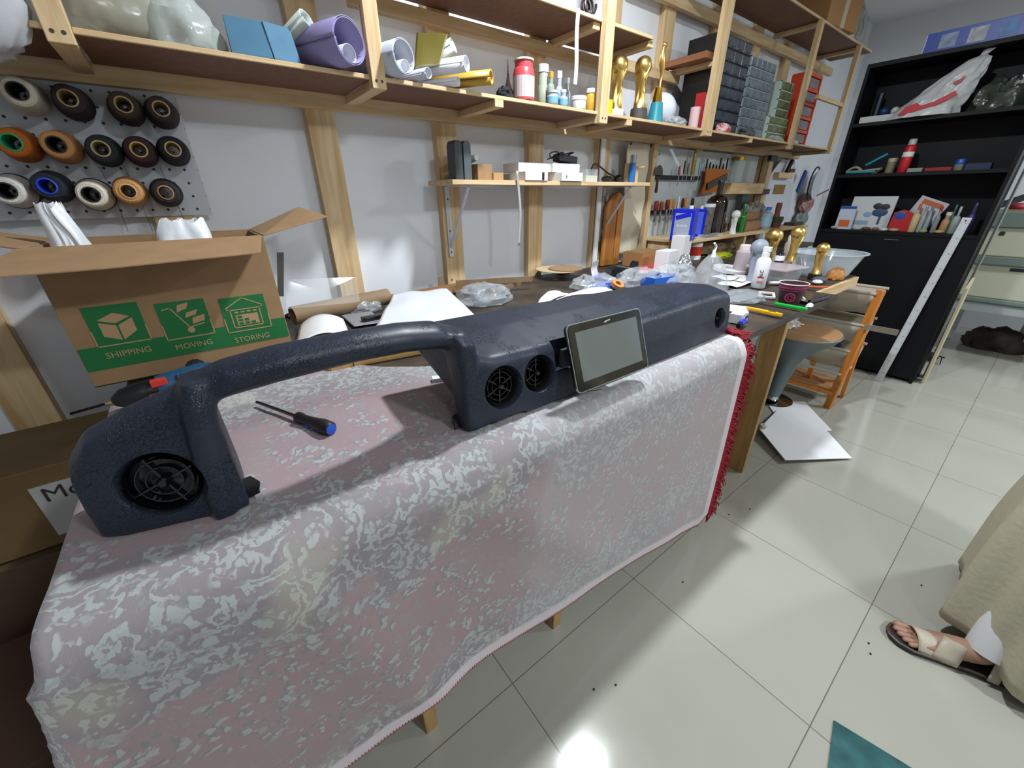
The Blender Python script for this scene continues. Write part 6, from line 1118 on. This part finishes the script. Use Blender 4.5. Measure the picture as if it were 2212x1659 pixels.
for z, dx in ((.82, -.13), (.62, -.12), (.44, -.11)):
    def cf(u, v, z=z, dx=dx):
        y = -.21+.385*u; s = v; x = dx+.28*s; return (x, y, z-.02-.15*sin(pi*s)**.8-.0*u+.01*sin(u*9)*sin(pi*s))
    MB().grid(cf, 10, 14).build('canvas_pocket', CV, rk, thick=.004, smooth=True)
    MB().tube([(dx, -.22, z-.015), (dx, .19, z-.015)], .009, 8).build('rod', M('b3aa9a', .8), rk)
for z, dx in ((.82, -.13), (.62, -.12), (.44, -.11)): MB().tube([(dx+.28, -.22, z-.02), (dx+.28, .19, z-.02)], .009, 8).build('rod', CV, rk)
MB().tube([(-.11, -.20, .26), (-.11, .19, .26)], .01, 8).build('rod', CV, rk)
t = thing('tape_roll', 'blue tape roll sitting in the canvas rack', 'tape', (3.26, .66, .40), ry=1.2); MB().lathe([(.018, 0), (.034, 0), (.034, .03), (.018, .03), (.018, 0)], 24, None, False).build('roll', M('20407a', .4), t)
carton('clear_ruler', 'short clear plastic strip sticking out of the canvas rack', 'plastic strip', XP(1900, 718, 3.15), (.01, .16, .035), M('8f8478', .3, alpha=.6))
st = thing('stool', 'grey pedestal stool with tan seat pad and chrome foot under the bench end', 'stool', (3.03, .87, 0)); GS = M('5b6a6e', .5)
def sl(z): k = z/.62; return (-.30*k**1.3, -.14*k**1.2)
pr2 = [(.055, .05), (.06, .2), (.07, .34), (.095, .43), (.15, .50), (.21, .56), (.235, .61), (.228, .615)]
vs_ = MB(); n = 36; rows_ = []
vs2 = []; fs2 = []
for r, z in pr2:
    cx_, cy_ = sl(z)
    for i in range(n): a = 2*pi*i/n; vs2.append((cx_+r*cos(a)*1.05, cy_+r*sin(a)*.85, z-.06*max(0, (r-.1))*cos(a)))
for j in range(len(pr2)-1):
    for i in range(n): a = j*n+i; b = j*n+(i+1) % n; fs2.append((a, b, b+n, a+n))
vs_.add(vs2, fs2).build('pedestal_shell', GS, st, smooth=True)
cx_, cy_ = sl(.615); MB().lathe([(0, .0), (.225, .0), (.225, .006), (.18, .02), (0, .012)], 36, TR(cx_, cy_, .612) @ Matrix.Diagonal((1.05, .85, 1, 1))).build('seat_pad', M('96714c', .6), st, smooth=True)
MB().lathe([(.14, 0), (.14, .008), (.05, .02), (.045, .055), (.0, .055)], 32).build('chrome_base', CHROME, st, smooth=True)
crumple('clear_plastic_wrap', 'crinkled clear plastic wrap hanging over the near side of the stool seat', (2.72, .86, .625), (.22, .20, .07), M('dfe4e8', .08, alpha=.4, spec=1, bump=1, bscale=30), 82, amp=.5)
crumple('clear_plastic_wrap', 'strip of crinkled clear plastic hanging down beside the stool pedestal', (2.66, .88, .38), (.06, .10, .24), M('dfe4e8', .08, alpha=.35, spec=1, bump=1, bscale=30), 83, amp=.35, flat=False)
# foam boards
FB = M('f2f3f8', .4)
f = [(2.95, .882), (3.17, .70), (2.865, .445), (2.60, .70)]
slab('foam_board', 'upper white foam board lying flat on the floor by the bench end', [ZP(1655, 868, .006), ZP(1738, 868, .006), ZP(1797, 930, .006), ZP(1700, 935, .006)], .005, FB, 'board')
slab('foam_board', 'lower white foam board lying tilted over the other on the floor', [ZP(1640, 926, .05), ZP(1680, 885, .02), ZP(1786, 931, .014), ZP(1840, 990, .014), ZP(1696, 994, .028)], .005, FB, 'board')
crumple('paper_tissue', 'small white tissue scrap by the corner of the foam boards', ZP(1648, 922, .056), (.05, .04, .02), M('c3c0b6', .8), 84, cat='tissue')
# cutting mat
slab('cutting_mat', 'worn teal cutting mat lying on the floor in the lower right corner', [(1.075, -.081, .003), (1.075+.23*.45, -.081-.973*.45, .003), (1.075+.23*.45-.981*.31, -.081-.973*.45-.19*.31, .003), (1.075-.981*.31, -.081-.19*.31, .003)], .004, M('16474b', .5, noise=.25, nscale=14, col2='2e6163'), 'cutting mat')
for i, (px, py) in enumerate(((1283, 1490), (1475, 1258), (1620, 1100), (1575, 1112), (1330, 1480), (1880, 1413), (1876, 1390), (1990, 1265))):
    o = MB().ball((0, 0, .002), (.004, .003, .0025), 8).build('floor_crumb', M('26221e', .8)); o.location = ZP(px, py, 0); tag(o, 'tiny dark crumb on the pale tile floor', 'crumb', 'crumbs on the floor')
# dark boxes left of the bench
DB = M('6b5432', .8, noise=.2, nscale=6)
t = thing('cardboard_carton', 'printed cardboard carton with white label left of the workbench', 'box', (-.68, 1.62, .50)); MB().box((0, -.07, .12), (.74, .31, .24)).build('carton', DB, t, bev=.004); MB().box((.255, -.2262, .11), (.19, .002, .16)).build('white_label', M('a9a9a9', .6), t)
text('Mo', .06, M('2c2628', .6), t, m=TR(.215, -.2285, .14) @ rot(rx=pi/2)); text('QTY', .03, M('3c2c20', .7), t, m=TR(-.1, -.2272, .16) @ rot(rx=pi/2))
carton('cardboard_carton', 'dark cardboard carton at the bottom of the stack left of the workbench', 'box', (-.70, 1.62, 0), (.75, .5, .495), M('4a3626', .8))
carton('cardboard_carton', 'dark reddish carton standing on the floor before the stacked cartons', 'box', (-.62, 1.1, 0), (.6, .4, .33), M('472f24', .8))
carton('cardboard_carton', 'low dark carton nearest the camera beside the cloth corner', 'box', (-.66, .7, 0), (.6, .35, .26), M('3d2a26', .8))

# ================================================================ PERSON (mostly outside the picture, foot and robe edge inside)
pe = thing('person', 'person in a long pale cream robe and brown sandals standing at the right edge', 'person', (1.66, -.36, 0))
SK = M('a07a66', .55, noise=.12, nscale=12); RB = M('b9b39c', .75, bump=.2, bscale=60); SN = M('2a2224', .5); ST = M('b4aa98', .5)
def skin_mesh(name, verts, edges, radii, mat, parent, sub=2):
    me = bpy.data.meshes.new(name); me.from_pydata(verts, edges, []); o = bpy.data.objects.new(name, me); COL.objects.link(o)
    o.modifiers.new('s', 'SKIN'); sv = me.skin_vertices[0].data
    for i, r in enumerate(radii): sv[i].radius = (r, r) if not isinstance(r, tuple) else r; sv[i].use_root = (i == 0)
    q = o.modifiers.new('u', 'SUBSURF'); q.levels = q.render_levels = sub
    bake(o, None); o.data.materials.clear(); o.data.materials.append(mat); o.data.polygons.foreach_set('use_smooth', [True]*len(o.data.polygons)); o.parent = parent; return o
# local frame: facing -X+Y direction; visible left foot toes at world (1.515,-.10)
def L(x, y, z): return (x-1.66, y+.36, z)
fx = V3((-.35, .94, 0)).normalized(); side = V3((-fx.y, fx.x, 0))      # toe direction, outward
heel = V3((1.60, -.335, 0)); 
def F(a, s, z): p = heel+fx*a+side*s; return L(p.x, p.y, z)
pel = L(1.78, -.42, .95)
V_ = [pel, L(1.79, -.43, 1.15), L(1.80, -.43, 1.38), L(1.80, -.42, 1.50), L(1.79, -.40, 1.60), L(1.78, -.39, 1.70),
      L(1.70, -.38, .88), L(1.76, -.40, .50), F(.02, -.025, .14), F(.03, -.005, .065), F(.12, 0, .048), F(.185, -.004, .036),
      L(1.88, -.46, .88), L(1.88, -.44, .5), L(1.86, -.46, .12), L(1.86, -.44, .06), L(1.85, -.33, .04), L(1.84, -.27, .035),
      L(1.62, -.40, 1.36), L(1.56, -.38, 1.10), L(1.53, -.26, .90), L(1.98, -.46, 1.36), L(2.04, -.44, 1.10), L(2.00, -.30, .92)]
E_ = [(0, 1), (1, 2), (2, 3), (3, 4), (4, 5), (0, 6), (6, 7), (7, 8), (8, 9), (9, 10), (10, 11), (0, 12), (12, 13), (13, 14), (14, 15), (15, 16), (16, 17), (2, 18), (18, 19), (19, 20), (2, 21), (21, 22), (22, 23)]
R_ = [.13, .12, .13, .055, .08, .075, .08, .055, .036, .036, (.038, .030), (.042, .023), .08, .055, .036, .036, (.034, .028), (.036, .022), .05, .038, .03, .05, .038, .03]
toes = [(-.030, .045, .0145, .234), (-.012, .03, .0105, .236), (.004, .0, .0098, .228), (.019, .0, .009, .217), (.032, .0, .0085, .204)]
for s, _, r, e in toes:
    k = len(V_); V_ += [F(.175, s*.9, .03), F(e, s*1.1, .022)]; E_ += [(11, k), (k, k+1)]; R_ += [r*1.1, r]
body = skin_mesh('body', V_, E_, R_, SK, pe)
MB().ball(L(1.78, -.385, 1.72), (.075, .09, .055), 18).build('hair', M('1c1715', .8), pe, smooth=True)
# sandal on the visible foot
so = [(-.035, .0), (-.025, .032), (.06, .034), (.12, .042), (.19, .05), (.225, .04), (.245, .018), (.248, -.006), (.235, -.03), (.20, -.046), (.13, -.048), (.06, -.036), (-.02, -.034)]
def FS(a, s, z): return V3(F(a, s, z))
TF = TR(*F(0, 0, 0)) @ rot(rz=math.atan2(fx.y, fx.x))
sa = MB().prism(so, .0, .016, TF).build('sandal_sole', SN, pe, bev=.004, smooth=True)
m = MB().tube([TF @ V3((a*1.0, b*1.0, .018)) for a, b in so+so[:1]], .0045, 6).build('sole_rim', M('4a3c34', .5), sa, smooth=True)
def strap(a0, a1, zt, name='sandal_strap', wd=.05):
    def f(u, v):
        s = -1+2*u; a = (a0+(a1-a0)*u)+wd*v; zz = .018+zt*(1-abs(s)**2.6)*(1-.12*v) ; return TF @ V3((a, s*.047, zz))
    MB().grid(f, 16, 4).build(name, ST, sa, thick=.003, smooth=True)
strap(.15, .13, .046, wd=.05); strap(.05, .09, .066, wd=.06); strap(-.02, .0, .075, wd=.025)
so2 = MB().prism([(a, b) for a, b in so], .0, .016, TR(*L(1.86, -.47, 0)) @ rot(rz=pi/2+.05)).build('sandal_sole', SN, pe, bev=.004, smooth=True)
MB().tube([F(.02, -.012, .075), F(.012, -.045, .2), L(1.76, -.42, .48)], [.056, .055, .07], 22).build('white_trouser_leg', M('d3d3d6', .7), pe, smooth=True)
# robe
def robe(u, v):
    a = 2*pi*u; z = .06+1.44*v; t = v; rx = .33-.18*sm((t-.15)/.85); ry = .28-.14*sm((t-.15)/.85)
    w_ = .022*sin(a*7+t*2)+.012*sin(a*13+1); w_ *= (1-t)
    cx, cy = 1.86-.07*t, -.485+.05*t
    hem = .03*sin(a*3+1)*(1-t)**3+.012*sin(a*5)*(1-t)**2
    sg = lambda q: (1 if q > 0 else -1)*abs(q)**(.62+.38*t)
    return L(cx+(rx+w_)*sg(cos(a)), cy+(ry+w_)*sg(sin(a)), z+hem)
MB().grid(robe, 90, 40).build('robe', RB, pe, thick=.003, smooth=True)
for s, (A1, B1, C1) in enumerate(((( 1.64, -.40, 1.40), (1.56, -.38, 1.10), (1.53, -.27, .93)), ((1.96, -.46, 1.40), (2.04, -.44, 1.10), (2.00, -.31, .95)))):
    MB().tube([L(*A1), L(*B1), L(*C1)], [.085, .07, .06], 14).build('sleeve', RB, pe, smooth=True)
